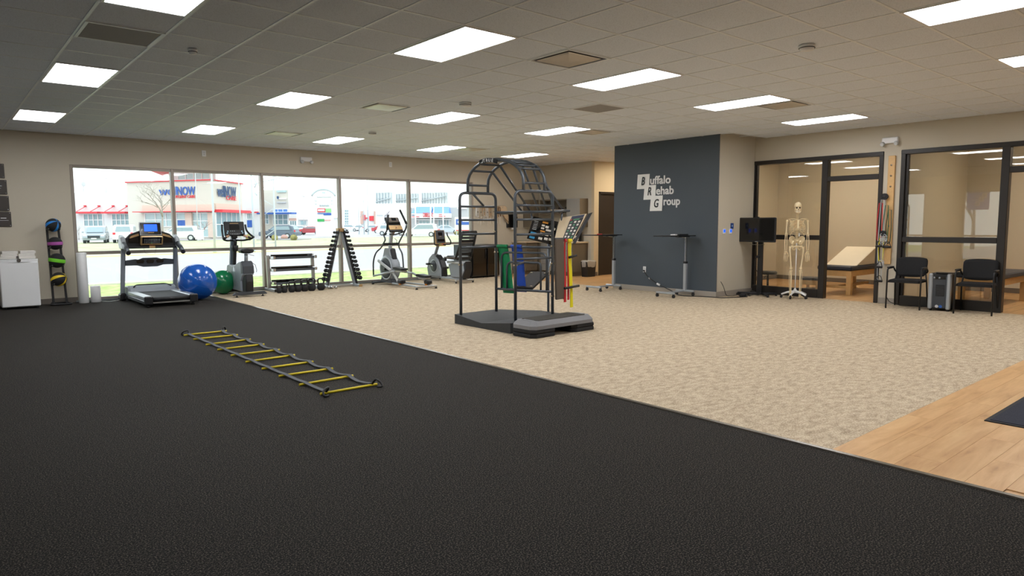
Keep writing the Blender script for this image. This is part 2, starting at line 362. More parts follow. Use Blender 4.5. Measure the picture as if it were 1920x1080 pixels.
struct('wall_room_end', MB().b2((XR+.13, 8.9, 0), (16.3, 9.0, CZ+.03)).b2((XR+.13, -.9, 0), (16.3, -.8, CZ+.03)), WALLR)
# baseboards
bb = MB().b2((XL, YW-.012, 0), (2.0, YW, .1), .003).b2((11.18, YW-.012, 0), (12.5, YW, .1), .003); struct('baseboard_far', bb, BASED)
struct('baseboard_logo', MB().b2((11.348, 7.39, 0), (11.36, 9.98, .1), .003).b2((11.348, 7.388, 0), (XR, 7.4, .1), .003), BASEB)
struct('baseboard_right', MB().b2((XR-.012, YN, 0), (XR, 2.18, .1), .003).b2((XR-.012, 4.7, 0), (XR, 4.96, .1), .003), BASEB)
struct('baseboard_corridor', MB().b2((XK, YK-.112, 0), (13.74, YK-.1, .1)).b2((XK-.012, YK, 0), (XK, 12.86, .1)), BASED)
struct('baseboard_rooms', MB().b2((16.288, -.8, 0), (16.3, 4.78, .1)).b2((16.288, 4.88, 0), (16.3, 8.9, .1)).b2((XR+.13, 8.888, 0), (16.29, 8.9, .1)).b2((XR+.13, 4.88, 0), (16.29, 4.892, .1)), BASED)
# windows: five bays, each with an upper and a lower pane
WX = [2.0, 3.70, 5.48, 7.29, 9.17, 11.18]
for k in range(5):
    a, b = WX[k], WX[k+1]; m = MB()
    m.b2((a, YW+.02, .0), (b, YW+.14, .07), .004).b2((a, YW+.02, 2.47), (b, YW+.14, 2.52), .004)
    w_ = struct('window_%d' % (k+1), m, MULL)
    MB().b2((a, YW-.005, 0), (a+.055, YW+.14, 2.52), .006).build('mullion', MULL, w_)
    if k == 4: MB().b2((b-.055, YW-.005, 0), (b, YW+.14, 2.52), .006).build('mullion', MULL, w_)
    MB().b2((a+.055, YW+.01, .875), (b-(.055 if k == 4 else 0), YW+.13, .935), .005).build('transom', MULL, w_)
    MB().b2((a+.05, YW+.075, .06), (b, YW+.083, .88)).build('pane', GLASS, w_)
    MB().b2((a+.05, YW+.075, .93), (b, YW+.083, 2.48)).build('pane', GLASS, w_)
for k, (a, b) in enumerate(LWIN):
    m = MB().b2((XL-.14, a, 0), (XL-.02, a+.055, 2.5), .005).b2((XL-.14, b-.055, 0), (XL-.02, b, 2.5), .005).b2((XL-.14, a, 2.445), (XL-.02, b, 2.5), .005).b2((XL-.14, a, 0), (XL-.02, b, .07), .005)
    w_ = struct('window_%d' % (8+k), m, MULL)
    MB().b2((XL-.13, a+.05, .875), (XL-.03, b-.05, .935), .005).build('transom', MULL, w_)
    MB().b2((XL-.083, a+.05, .06), (XL-.075, b-.05, .88)).build('pane', GLASS, w_); MB().b2((XL-.083, a+.05, .93), (XL-.075, b-.05, 2.46)).build('pane', GLASS, w_)
struct('trim_2', MB().b2((1.97, YW-.02, 0), (11.2, YW+.03, .035), .006), mat('sill_metal', '8f9696', .35, .5))
# interior storefronts in the right wall
def storefront(name, y0, y1, ym, rail, door):
    X0, X1 = XR-.02, XR+.11; m = MB()
    for a, b in ((y0, y0+.07), (y1-.07, y1), (ym-.055, ym+.055)): m.b2((X0, a, 0), (X1, b, 2.62), .006)
    m.b2((X0-.004, y0, 2.55), (X1+.004, y1, 2.625), .006)
    w_ = struct(name, m, BRONZE)
    MB().b2((X0+.006, ym+.055, 0), (X1-.01, y1-.07, .16), .006).build('bottom_rail', BRONZE, w_)
    MB().b2((X0+.006, ym+.055, rail-.045), (X1-.01, y1-.07, rail+.045), .006).build('middle_rail', BRONZE, w_)
    MB().b2((X0+.04, y1-.11, .16), (X1-.02, y1-.07, 2.55), .004).build('glazing_stop', BRONZE, w_)
    MB().b2((X0+.006, y0+.07, 2.16), (X1-.01, ym-.055, 2.25), .006).build('transom', BRONZE, w_)
    MB().b2((XR+.04, ym+.05, .15), (XR+.048, y1-.07, rail-.04)).build('pane', GLASS2, w_)
    MB().b2((XR+.04, ym+.05, rail+.04), (XR+.048, y1-.07, 2.56)).build('pane', GLASS2, w_)
    MB().b2((XR+.04, y0+.06, 2.24), (XR+.048, ym-.05, 2.56)).build('pane', GLASS2, w_)
    return w_
storefront('window_6', 4.97, 7.46, 5.985, 1.13, 1)
storefront('window_7', 2.13, 4.69, 3.2, 1.12, 1)
# brown door in the back corridor
d1 = struct('door_1', MB().b2((13.84, YK-.06, .0), (14.68, YK-.015, 2.2), .004), DOORM)
MB().b2((13.78, YK-.11, 0), (13.84, YK, 2.25), .004).b2((14.66, YK-.11, 0), (14.72, YK, 2.25), .004).b2((13.78, YK-.11, 2.2), (14.72, YK, 2.26), .004).build('door_frame', DOORM, d1)
for z in (.3, 1.1, 1.85): MB().tube([(13.85, YK-.075, z-.07), (13.85, YK-.075, z+.07)], .011, 8).build('hinge', CHROME, d1)
MB().lathe([(.03, 0), (.03, .012), (.012, .014), (.012, .05)], (14.6, YK-.06, 1.02), 12, RX(PI/2)).bar((14.6, YK-.11, 1.02), (14.5, YK-.11, 1.02), .015, .018).build('door_handle', CHROME, d1)

# ------------------------------------------------------------------ ceiling: slab, grid, tiles, panels
ceil = struct('ceiling', MB().b2((XL, YN, CZ+.03), (17.2, YW+.1, CZ+.15)), mat('ceiling_deck', 'b5b1ab', .9))
i0, i1 = -6, 25; j0, j1 = -15, 17
def gx(i): return GX+G*i
def gy(j): return GY+G*j
for i in range(i0, i1+1):
    x = gx(i)
    y1 = YW
    segs = [(YN, YW)] if x < 11.36 else ([(YN, 7.4), (9.98, YW)] if x < XR else ([(9.1, YW)] if x < XK else [(9.1, YK-.1)]))
    for a, b in segs: MB().b2((x-.012, a, CZ), (x+.012, b, CZ+.012)).build('main_runner', GRIDW, ceil)
for j in range(j0, j1+1):
    y = gy(j)
    if y < YW: MB().b2((XL, y-.012, CZ+.001), (XR if y < 7.4 else (11.36 if y < 9.98 else (XK if y > YK else 16.9)), y+.012, CZ+.011)).build('cross_runner', GRIDW, ceil)
LIGHTS = [(0, 0), (0, 6), (0, 12), (4, 0), (4, 6), (4, 12), (8, -6), (8, 0), (8, 6), (8, 12), (12, -6), (12, 0), (12, 6), (12, 12), (16, -6), (16, 0), (16, 12), (0, -6), (4, -6)]
VENT = {(6, 0): 'plaque', (6, 6): 'plaque', (13, 6): 'plaque', (13, 0): 'plaque', (6, 12): 'plaque', (13, 12): 'plaque', (0, 3): 'return', (10, 3): 'return'}
occ = set((i, j+k) for i, j in LIGHTS for k in (0, 1)) | set(VENT)
def onscreen(x, y):
    v = Vector((x, y, CZ-CH)); z = v.dot(FW)
    if z < .5: return None
    px = 960+1283*v.dot(RT)/z; py = 540-1283*v.dot(UP)/z
    return (z if -60 < px < 1980 and -60 < py < 1140 else None)
cells = []
for i in range(i0-1, i1+1):
    for j in range(j0-1, j1+1):
        if (i, j) in occ: continue
        a, b, c, d = max(gx(i), XL), min(gx(i+1), XR), max(gy(j), YN), min(gy(j+1), YW)
        if c >= 9.3: b = min(gx(i+1), XK if c > YK-.3 else 16.9); a = max(a, 11.38 if c < 9.98 and a > 11 else a); c = max(c, 9.98 if a > 11 and a < XR+.13 else c)
        elif d > 7.4: b = min(b, 11.36)
        if b-a < .05 or d-c < .05: continue
        z = onscreen((a+b)/2, (c+d)/2); cells.append((z if z else 999+abs(i)+abs(j), a, b, c, d))
cells.sort()
tm = MB().box((0, 0, 0), (G-.02, G-.02, .014), None, .003).mesh('ceiling_tile', TILE); rest = MB()
for n, (z, a, b, c, d) in enumerate(cells):
    full = b-a > G-.01 and d-c > G-.01
    if n < 296:
        o = bpy.data.objects.new('ceiling_tile', tm if full else MB().box((0, 0, 0), (b-a-.02, d-c-.02, .014), None, .003).mesh('ceiling_tile', TILE))
        COL.objects.link(o); o.parent = ceil; o.location = ((a+b)/2, (c+d)/2, CZ+.011)
    else: rest.box(((a+b)/2, (c+d)/2, CZ+.013), (b-a-.02, d-c-.02, .014))
rest.build('far_ceiling_tiles', TILE, ceil, kind='stuff')
def ceiling_panel(x, y, label, w=G, l=2*G, m=PANELM, group='recessed ceiling light panels'):
    t = thing('ceiling_light', label, 'light', (x, y, CZ), 0, group)
    fr = MB()
    for sx in (-1, 1): fr.b2((sx*(w/2-.03), -l/2+.006, -.006), (sx*(w/2-.006), l/2-.006, .012), .002)
    for sy in (-1, 1): fr.b2((-w/2+.03, sy*(l/2-.03), -.006), (w/2-.03, sy*(l/2-.006), .012), .002)
    fr.build('frame', WHITE, t)
    MB().b2((-w/2+.03, -l/2+.03, .0), (w/2-.03, l/2-.03, .006)).build('diffuser', m, t)
    MB().b2((-w/2+.01, -l/2+.01, .012), (w/2-.01, l/2-.01, .028)).build('housing', WHITE, t); return t
colname = {0: 'leftmost', 4: 'second', 8: 'middle', 12: 'fourth', 16: 'rightmost'}
rown = {12: 'row nearest the street windows', 6: 'second row from the street windows', 0: 'third row from the street windows', -6: 'row farthest from the street windows'}
for i, j in LIGHTS:
    ceiling_panel(gx(i)+G/2, gy(j)+G, 'white ceiling light panel, %s column, %s' % (colname[i], rown[j]))
ceiling_panel(14.4, 11.3, 'warm ceiling light panel over the back corridor beyond the slate wall', m=PANELW, group=None)
ceiling_panel(14.6, 6.9, 'warm ceiling light panel inside the treatment room with the exam table', m=PANELW, group=None)
ceiling_panel(14.6, 2.6, 'warm ceiling light panel inside the treatment room behind the two chairs', m=PANELW, group=None)
vl = {(6, 0): 'square ceiling diffuser with bowed face beside the large central light panel', (6, 6): 'square ceiling diffuser with bright face above the dumbbell tower side of room', (13, 6): 'square ceiling diffuser next to the light panel left of the slate wall',
      (13, 0): 'square ceiling diffuser touching the light panel in front of the slate wall corner', (6, 12): 'small square ceiling diffuser close to the window wall', (13, 12): 'small square ceiling diffuser right of a light panel by the window wall',
      (0, 3): 'flat dark perforated return grille between two left light panels', (10, 3): 'flat brownish perforated return grille near the middle of the ceiling'}
VDARK = mat('vent_dark', '2a2a2b', .8); VFACE = mat('diffuser_plaque', 'c9c2b8', .3, .3, var=.03); VPERF = mat('perforated_grille', '94908e', .7, var=.1, scale=200)
for (i, j), kd in VENT.items():
    t = thing('ceiling_vent', vl[(i, j)], 'vent', (gx(i)+G/2, gy(j)+G/2, CZ), 0)
    h = G/2-.006
    fr = MB()
    for s_ in (-1, 1):
        fr.b2((s_*(h-.028), -h, -.006), (s_*h, h, .01), .002); fr.b2((-h+.028, s_*(h-.028), -.006), (h-.028, s_*h, .01), .002)
    fr.build('frame', GRIDW, t)
    if kd == 'plaque':
        MB().b2((-h+.02, -h+.02, .012), (h-.02, h-.02, .026)).build('throat', VDARK, t)
        MB().lathe([(.29, .008), (.33, -.004), (.30, -.012), (.0, -.022)], (0, 0, 0), 4, RZ(PI/4), sm=False).build('face_plate', VFACE, t)
    else:
        MB().b2((-h+.03, -h+.03, -.002), (h-.03, h-.03, .012)).build('grille', VPERF, t)
for x, y, r, lb in ((gx(8.68), gy(-2.45), .075, 'round white smoke detector on the ceiling at upper right'), (gx(7.6), gy(4.87), .085, 'white domed sensor on the ceiling near the middle'), (gx(8.4), gy(10.56), .07, 'small white smoke detector on the ceiling above the dumbbell tower'), (gx(1.53), gy(3.69), .04, 'tiny white sprinkler disc on the ceiling at upper left')):
    t = thing('smoke_detector', lb, 'detector', (x, y, CZ), 0)
    MB().lathe([(r, 0), (r, -.02), (r*.85, -.03), (r*.8, -.045), (0, -.05)], (0, 0, 0), 20).build('body', WHITE, t)
    MB().tube([(r*.93*math.cos(a*PI/8), r*.93*math.sin(a*PI/8), -.026) for a in range(16)], .004, 5, True).build('slot_ring', DGREY, t)
# wall plates, emergency lights
def emergency(loc, rz, lb):
    t = thing('emergency_light', lb, 'emergency light', loc, rz)   # faces local -y
    MB().box((0, -.03, 0), (.26, .06, .1), None, .012).build('body', WHITE, t)
    for s_ in (-1, 1): MB().lathe([(.035, 0), (.04, -.02), (.028, -.055)], (s_*.11, -.05, -.05), 12, RX(PI/2*.0) @ RX(-PI/2.5)).build('lamp_head', LGREY, t)
emergency((6.5, YW, 2.86), 0, 'white emergency light with two lamp heads above the street windows')
emergency((XR, 4.87, 2.80), -PI/2, 'white emergency light above the wooden pulley board')
for x, lb in ((4.34, 'white blank wall plate above the second window bay'), (8.66, 'white blank wall plate above the fourth window bay')):
    t = thing('wall_plate', lb, 'wall plate', (x, YW, 2.86)); MB().box((0, -.006, 0), (.08, .012, .12), None, .004).build('plate', WHITE, t)
    for z in (-.02, .02): MB().box((0, -.013, z), (.02, .004, .025), None, .002).build('socket', LGREY, t)
# ------------------------------------------------------------------ left end: signs, fridge, ball rack, foam rollers
for k, (z0, z1, xr, lb) in enumerate(((2.23, 2.48, 1.04, 'uppermost brown wall plaque at the left edge'), (1.955, 2.205, 1.06, 'second brown wall plaque from the top, with a white dash'), (1.675, 1.93, 1.075, 'third brown wall plaque from the top, blank'), (1.40, 1.655, 1.09, 'lowest brown wall plaque, with a small dash and a line'))):
    t = thing('wall_plaque', lb, 'plaque', (xr-.17, YW, (z0+z1)/2), 0, 'brown plaques on the wall by the white fridge')
    MB().box((0, -.012, 0), (.34, .02, z1-z0), None, .004).build('board', SIGNB, t)
    for a in (-1, 1):
        for c in (-1, 1): MB().lathe([(.009, 0), (.009, -.006), (0, -.008)], (a*.15, -.022, c*((z1-z0)/2-.02)), 8, RX(-PI/2)).build('standoff', CHROME, t)
    if k != 2: MB().box((.06, -.0235, .02), (.08, .003, .012), None, 0).box((.06, -.0235, -.02), (.14 if k == 3 else .05, .003, .004)).build('lettering', WHITE, t)
t = thing('mini_fridge', 'white mini fridge against the far wall under folded towels', 'fridge', (1.11, 14.5, 0))
MB().b2((-.27, -.2, .03), (.27, .28, .84), .01).build('body', WENAM, t)
dr = MB().b2((-.27, -.255, .04), (.27, -.205, .80), .012).build('door', WENAM, t)
MB().prism([(-.27, -.2), (.27, -.2), (.27, -.235), (.14, -.258), (0, -.266), (-.14, -.258), (-.27, -.235)], .80, .85, 'xy').build('top_trim', WENAM, t)
MB().lathe([(.03, 0), (.03, -.004)], (0, -.262, .83), 16, RX(-PI/2) @ Matrix.Scale(1, 3)).build('badge', CHROME, t)
for a in (-1, 1):
    for c in (-1, 1): MB().lathe([(.02, 0), (.02, .03)], (a*.22, c*.2, 0), 10).build('foot', BLACK, t)
def towel(loc, lb, w, d, seed):
    R = random.Random(seed); m = MB()
    for k in range(2):
        z = .012+.022*k; prof = [(-w/2, z-.009), (w/2-.01, z-.010), (w/2+.004, z-.002), (w/2-.002, z+.009), (-w/2, z+.008+R.uniform(0, .004))]
        m.prism(prof, -d/2, d/2+R.uniform(-.01, .01), 'xz', sm=False)
    o = m.build('folded_towel', TOWEL, None, loc); o.rotation_euler = (0, 0, R.uniform(-.08, .08)); return tag(o, lb, 'towel', 'folded towels on the mini fridge')
n = 0
for x, nm in ((-.135, 'left'), (.125, 'right')):
    for k, w in enumerate(('bottom', 'middle', 'top')):
        towel((1.11+x+.01*k, 14.5, .852+.044*k), 'folded white towel, %s of the %s stack on the fridge' % (w, nm), .235-.008*k, .34, 3*k+len(nm))
t = thing('medicine_ball_rack', 'tall black four tier ball rack against the far wall', 'rack', (1.70, 14.58, 0))
for s_ in (-1, 1): MB().bar((s_*.10, .0, .02), (s_*.085-.03, .12, 1.42), .035, .03, .005).build('upright', BLACK, t)
MB().tube(rnd([(-.12, .12, .02), (-.16, -.16, .02), (.16, -.16, .02), (.12, .12, .02)], .05), .018, 8, True).build('base_frame', BLACK, t)
tiers = [(.41, 'bottom'), (.735, 'third'), (1.06, 'second'), (1.38, 'top')]
BL = [('yellow and black medicine ball on the lowest tier', .125, 'f0cf20', 2), ('lime green striped black medicine ball on the third tier from the top', .13, '74cf28', 0), ('purple striped black medicine ball on the second tier from the top', .115, 'a84fa0', 0), ('blue and black medicine ball on the top tier', .118, '1f7fd0', 2)]
for k, (z, nm) in enumerate(tiers):
    yy = .12*z/1.42; dx = -.03*z/1.42
    for s_ in (-1, 1): MB().tube([(dx+s_*.09, yy, z-.03), (dx+s_*.085, yy-.12, z-.05), (dx+s_*.085, yy-.22, z-.02)], .011, 7).build('ball_arm', BLACK, t)
    lb, r, colr, ty = BL[k]; cm = mat('ball_stripe_'+colr, colr, .5, var=.05)
    c = thing('medicine_ball', lb, 'ball', (1.70+dx, 14.58+yy-.125, z-.05+math.sqrt(r*r-.085**2)+.012), 0, 'medicine balls on the black rack')
    MB().ell((0, 0, 0), r, nu=24, nv=14).build('ball', BLKR, c)
    st = MB()
    if ty == 0:
        prof = [((r+.002)*math.cos(a), (r+.002)*math.sin(a)) for a in [x*.04 for x in range(-6, 7)]]
        st.lathe(prof, (0, 0, 0), 28, RY(.18 if k == 1 else -.03)); st.build('stripe', cm, c)
    else:
        for q in range(4):
            MB().ell((0, 0, 0), r+.002, RX(.9) @ RY(.5 if k else .9), 4, 12, 0, q*PI/2, q*PI/2+.42).build('stripe', cm, c)
def roller(x, y, r, h, lb):
    o = MB().lathe([(r*.25, h-.03), (r*.3, h), (r-.006, h), (r, h-.006), (r, .006), (r-.006, 0), (0, 0)], n=28).build('foam_roller', WHITE, None, (x, y, 0)); return tag(o, lb, 'foam roller')
roller(2.07, 14.60, .082, .92, 'tall white foam roller standing at the left window edge')
roller(2.26, 14.60, .082, .30, 'short white foam roller standing beside the tall one')

# ------------------------------------------------------------------ treadmill
t = thing('treadmill', 'silver and black treadmill with blue screen in front of the window', 'treadmill', (3.15, 13.8, 0))
for s_ in (-1, 1):
    MB().b2((s_*.34, -.86, .05), (s_*.42, .55, .115), .01).build('deck_frame', DKMET, t)
    MB().b2((s_*.29, -.84, .115), (s_*.42, .5, .19), .015).build('side_rail', SILV, t)
    MB().b2((s_*.30, -.88, .05), (s_*.43, -.80, .195), .015).build('rear_end_cap', BLACK, t)
    MB().lathe([(.03, 0), (.03, .03), (.018, .035), (.018, .06)], (s_*.36, -.80, 0), 10).build('rear_foot', BLACK, t)
    MB().tube([(s_*.38, .56, .06), (s_*.38, .66, .06)], .055, 14).build('transport_wheel', BLACK, t)
MB().b2((-.29, -.84, .15), (.29, .48, .172), .006).build('running_belt', mat('running_belt', '2b2d30', .7, var=.1, scale=40), t)
MB().tube([(-.30, -.83, .135), (.30, -.83, .135)], .037, 14).build('rear_roller', BLACK, t)
MB().b2((-.40, -.845, .065), (.40, -.825, .09), .004).build('rear_cross_bar', ALU, t)
h = MB().prism([(.42, .15), (.46, .24), (.56, .285), (.80, .27), (.86, .20), (.86, .06), (.42, .06)], -.41, .41, 'yz', bev=.03); h.build('motor_hood', GREYP, t)
MB().tube(rnd([(-.32, .47, .262), (-.26, .60, .293), (.26, .60, .293), (.32, .47, .262)], .06), .012, 6).build('hood_trim', BLACK, t)
for s_ in (-1, 1):
    MB().bar((s_*.46, .78, .04), (s_*.445, .52, 1.06), .075, .05, .015, up=(0, 1, 0)).build('upright', GREYP, t)
    MB().b2((s_*.40, .68, .0), (s_*.51, .90, .14), .03).build('base_bracket', BLACK, t)
    MB().prism([(.30, .98), (.62, .98), (.70, 1.10), (.60, 1.24), (.46, 1.20), (.34, 1.06)], s_*.42, s_*.50, 'yz', bev=.02).build('side_pod', SILV, t)
    g_ = MB().tube([(s_*.46, .42, 1.08), (s_*.46, .22, 1.0), (s_*.46, .06, .92)], [.045, .042, .036], 12).build('hand_grip', DKMET, t)
    MB().tube([(s_*.46, .075, .925), (s_*.46, .045, .912)], .040, 12).build('grip_end', BLACK, g_)
MB().prism([(-.44, 1.0), (.44, 1.0), (.46, 1.12), (.34, 1.25), (.18, 1.31), (-.18, 1.31), (-.34, 1.25), (-.46, 1.12)], .44, .54, 'xz', bev=.02).build('console_body', BLACK, t)
for s_ in (-1, 1):
    MB().prism([(s_*.19, 1.09), (s_*.38, 1.09), (s_*.37, 1.17), (s_*.28, 1.23), (s_*.19, 1.25)], .418, .45, 'xz').build('cup_pocket', BLKG, t)
    MB().prism([(s_*.20, 1.22), (s_*.36, 1.17), (s_*.33, 1.215), (s_*.20, 1.26)], .41, .45, 'xz').build('pocket_rim', GOLD, t)
MB().b2((-.44, .34, .985), (.44, .46, 1.02), .012).build('front_bar', BLACK, t)
MB().b2((-.05, .33, .99), (.05, .35, 1.03), .003).build('heart_rate_plate', GOLD, t); MB().b2((-.03, .39, 1.03), (.03, .43, 1.055), .004).build('safety_key', BRED, t)
MB().tube([(-.14, .36, .985), (-.12, .36, .9), (-.03, .36, .86), (.04, .36, .87), (.07, .36, .985)], .002, 5).build('safety_cord', DGREY, t)
R_ = RX(.35)
k_ = MB().box((0, 0, 0), (.38, .06, .18), R_, .02); k_.xf(Matrix.Translation((0, .36, 1.13))).build('control_panel', GOLD, t)
kb = MB().box((0, -.034, .005), (.33, .006, .13), R_, .002).xf(Matrix.Translation((0, .36, 1.13))).build('key_field', BLKG, t)
kk = MB()
for a in range(10):
    for c in range(3): kk.box(R_ @ Vector((-.125+a*.028, -.039, -.025+c*.03)), (.014, .004, .012), R_)
kk.xf(Matrix.Translation((0, .36, 1.13))).build('keys', SILV, kb)
MB().box(R_ @ Vector((-.01, -.041, -.035)), (.016, .005, .016), R_).xf(Matrix.Translation((0, .36, 1.13))).build('green_key', GRNLED, kb)
R2 = RX(-.18)
hd = MB().box((0, 0, 0), (.36, .07, .24), R2, .03).xf(Matrix.Translation((0, .44, 1.34))).build('display_head', BLACK, t)
MB().box(R2 @ Vector((0, -.034, .0)), (.37, .02, .25), R2, .008).xf(Matrix.Translation((0, .445, 1.34))).build('head_rim', SILV, t)
MB().box(R2 @ Vector((0, -.050, .0)), (.34, .014, .22), R2, .006).xf(Matrix.Translation((0, .445, 1.34))).build('head_face', BLKG, t)
MB().box(R2 @ Vector((0, -.060, .015)), (.22, .006, .13), R2).xf(Matrix.Translation((0, .445, 1.34))).build('screen', SCRB, t)
MB().box(R2 @ Vector((0, -.060, -.075)), (.10, .006, .014), R2).xf(Matrix.Translation((0, .445, 1.34))).build('name_strip', GOLD, t)
MB().b2((-.42, .60, .66), (.42, .66, .72), .012).build('lower_cross_bar', DKMET, t)
MB().prism([(-.42, .67), (-.42, .76), (-.25, .78), (-.2, .77), (-.12, .80), (.12, .80), (.2, .77), (.25, .78), (.42, .76), (.42, .67), (.22, .66), (.12, .63), (-.12, .63), (-.22, .66)], .56, .60, 'xz', bev=.01).build('tray_front', DGREY, t)
for x in (-.17, .0, .17): MB().prism([(x-.07, .74), (x-.05, .70), (x+.05, .70), (x+.07, .74), (x+.05, .765), (x-.05, .765)], .552, .562, 'xz').build('tray_pocket', BLKG, t)
MB().tube(rnd([(2.75-3.15, 14.6-13.8, .03), (2.6-3.15, .80, .006), (2.45-3.15, .70, .006), (2.36-3.15, .84, .006), (2.34-3.15, .97, .02)], .05), .005, 6).build('power_cord', WHITE, t)

# ------------------------------------------------------------------ exercise balls
def gball(x, y, r, m, lb):
    o = thing('exercise_ball', lb, 'exercise ball', (x, y, r)); R = RX(.5) @ RY(.3)
    s_ = MB().ell((0, 0, 0), r, R, 40, 28).build('shell', m, o)
    for a in (-.55, -.25, .25, .55): MB().tube([R @ Vector((r*math.cos(a)*math.cos(q*PI/16), r*math.cos(a)*math.sin(q*PI/16), r*math.sin(a))) for q in range(32)], .003, 5, True).build('seam', m, o)
    MB().lathe([(.014, 0), (.014, .004), (0, .006)], R @ Vector((0, 0, r-.002)), 10, R).build('plug', WHITE, o); return o
gball(3.81, 13.74, .345, BLUEB, 'large glossy blue exercise ball beside the treadmill')
gball(4.50, 14.50, .25, GREENB, 'glossy green exercise ball behind the upright bike')

# ------------------------------------------------------------------ upright bike (heads to the window, seat towards the room)
t = thing('upright_exercise_bike', 'grey upright exercise bike with black console and saddle', 'exercise bike', (4.74, 13.62, 0), -.03)
for y, w, nm in ((0, .33, 'rear_stabilizer'), (1.0, .30, 'front_stabilizer')):
    st = MB().prism([(-w, .05), (-w+.05, .10), (w-.05, .10), (w, .05), (w-.01, .04), (-w+.01, .04)], y-.045, y+.045, 'xz', bev=.012).build(nm, DGREY, t)
    for s_ in (-1, 1): MB().lathe([(.028, 0), (.026, .012), (.01, .02), (.01, .045)], (s_*(w-.08), y, 0), 12).build('levelling_foot', BLACK, st)
MB().b2((-.05, 0, .05), (.05, 1.0, .085), .01).build('base_beam', DKMET, t)
body = [(.20, .09), (.42, .085), (1.05, .09), (1.16, .22), (1.17, .40), (1.10, .58), (1.0, .60), (.80, .58), (.55, .62), (.32, .68), (.12, .69), (.04, .60), (.02, .44), (.10, .40), (.20, .30)]
MB().prism(body, -.105, .105, 'yz', bev=.03).build('shroud', GREYP, t)
MB().prism([(.0, .08), (.24, .08), (.26, .30), (.14, .46), (.0, .44), (-.03, .30)], -.075, .075, 'yz', bev=.02).build('rear_cover', BLACK, t)
MB().prism([(.02, .45), (.03, .60), (.13, .70), (.18, .69), (.16, .44)], -.11, .11, 'yz', bev=.02).build('rear_panel', DGREY, t)
for s_ in (-1, 1):
    MB().lathe([(.0, .012), (.10, .008), (.125, 0)], (s_*.107, .60, .36), 28, RY(s_*PI/2) @ Matrix.Diagonal((1.75, .75, 1))).build('oval_badge', SILV, t)
    cr = MB().bar((s_*.13, .78, .30), (s_*.13, .78-.12*s_, .30-.10*s_), .02, .03, .004).build('crank', BLACK, t)
    MB().box((s_*.21, .78-.12*s_, .30-.10*s_-.01), (.09, .10, .025), None, .006).build('pedal', BLACK, cr)
    MB().tube([(s_*.21, .78-.12*s_-.05, .30-.1*s_), (s_*.21, .78-.12*s_-.04, .30-.1*s_+.07), (s_*.21, .78-.12*s_+.03, .30-.1*s_+.07), (s_*.21, .78-.12*s_+.05, .30-.1*s_)], .012, 6).build('toe_strap', BLACK, cr)
MB().bar((0, 1.06, .52), (0, .90, 1.14), .12, .13, .03, up=(0, 1, 0)).build('mast', mat('mast_blue_grey', '6d7883', .4, .2), t)
MB().bar((0, 1.0, .60), (0, .88, 1.10), .06, .14, .01, up=(0, 1, 0)).xf(Matrix.Translation((0, -.03, 0))).build('mast_insert', BLACK, t)
MB().lathe([(.055, -.06), (.065, .06), (.055, .065), (.045, 0)], (0, .83, .93), 16).build('bottle_holder', BLACK, t)
MB().tube([(0, .16, .66), (0, .14, .84)], .035, 14).build('seat_post', SILV, t)
MB().prism([(-.11, .865), (-.05, .85), (.05, .85), (.11, .865), (.135, .905), (.10, .94), (0, .95), (-.10, .94), (-.135, .905)], .02, .27, 'xz', bev=.04).build('saddle', BLACK, t)
MB().tube([(.03, .12, .84), (.10, .10, .81), (.14, .09, .80)], .005, 5).build('seat_lever', CHROME, t)
MB().tube([(.10, .1, .66), (.14, .04, .62), (.15, .0, .52), (.14, -.01, .48)], .005, 6).build('cable', BLACK, t)
R_ = RX(-.22)
MB().box((0, 0, 0), (.40, .05, .30), R_, .022).xf(Matrix.Translation((0, .84, 1.33))).build('console', BLACK, t)
MB().box(R_ @ Vector((0, -.028, .03)), (.20, .005, .11), R_).xf(Matrix.Translation((0, .84, 1.33))).build('display', SCRD, t)
MB().box(R_ @ Vector((0, -.028, .11)), (.17, .005, .010), R_).xf(Matrix.Translation((0, .84, 1.33))).build('name_strip', GOLD, t)
kk = MB()
for a in (-1, 1):
    for q in (0, 1): kk.lathe([(.014, 0), (.014, -.006)], R_ @ Vector((a*(.14+.012*q), -.026, -.055-.035*q)), 10, R_ @ RX(-PI/2)*1)
kk.xf(Matrix.Translation((0, .84, 1.33))).build('round_keys', mat('key_pale_blue', '9fc6d8', .4), t)
kk = MB()
for a in range(6): kk.box(R_ @ Vector((-.09+.036*a, -.028, -.11)), (.018, .004, .012), R_)
for a in range(3): kk.box(R_ @ Vector((-.08+.036*a, -.028, -.05)), (.012, .004, .014), R_)
kk.xf(Matrix.Translation((0, .84, 1.33))).build('small_keys', SILV, t, kind='stuff')
MB().b2((-.06, .82, 1.13), (.06, .92, 1.22), .02).build('console_neck', BLACK, t)
MB().tube(rnd([(-.03, .86, 1.10), (-.15, .82, 1.09), (-.27, .66, 1.12), (-.30, .56, 1.17)], .08), .02, 8).tube(rnd([(.03, .86, 1.10), (.15, .82, 1.09), (.27, .66, 1.12), (.30, .56, 1.17)], .08), .02, 8).build('handlebar', BLACK, t)
for s_ in (-1, 1):
    MB().tube(rnd([(s_*.30, .56, 1.16), (s_*.27, .72, 1.22), (s_*.24, .84, 1.30), (s_*.23, .86, 1.42)], .08), .02, 8).build('vertical_grip', BLACK, t)
    MB().tube([(s_*.26, .62, 1.14), (s_*.17, .70, 1.19), (s_*.10, .76, 1.21)], .022, 8).build('inner_grip', BLACK, t)
    MB().tube([(s_*.22, .655, 1.165), (s_*.15, .715, 1.195)], .024, 8).build('pulse_plate', mat('pulse_plate', 'd2a888', .3, .4), t)

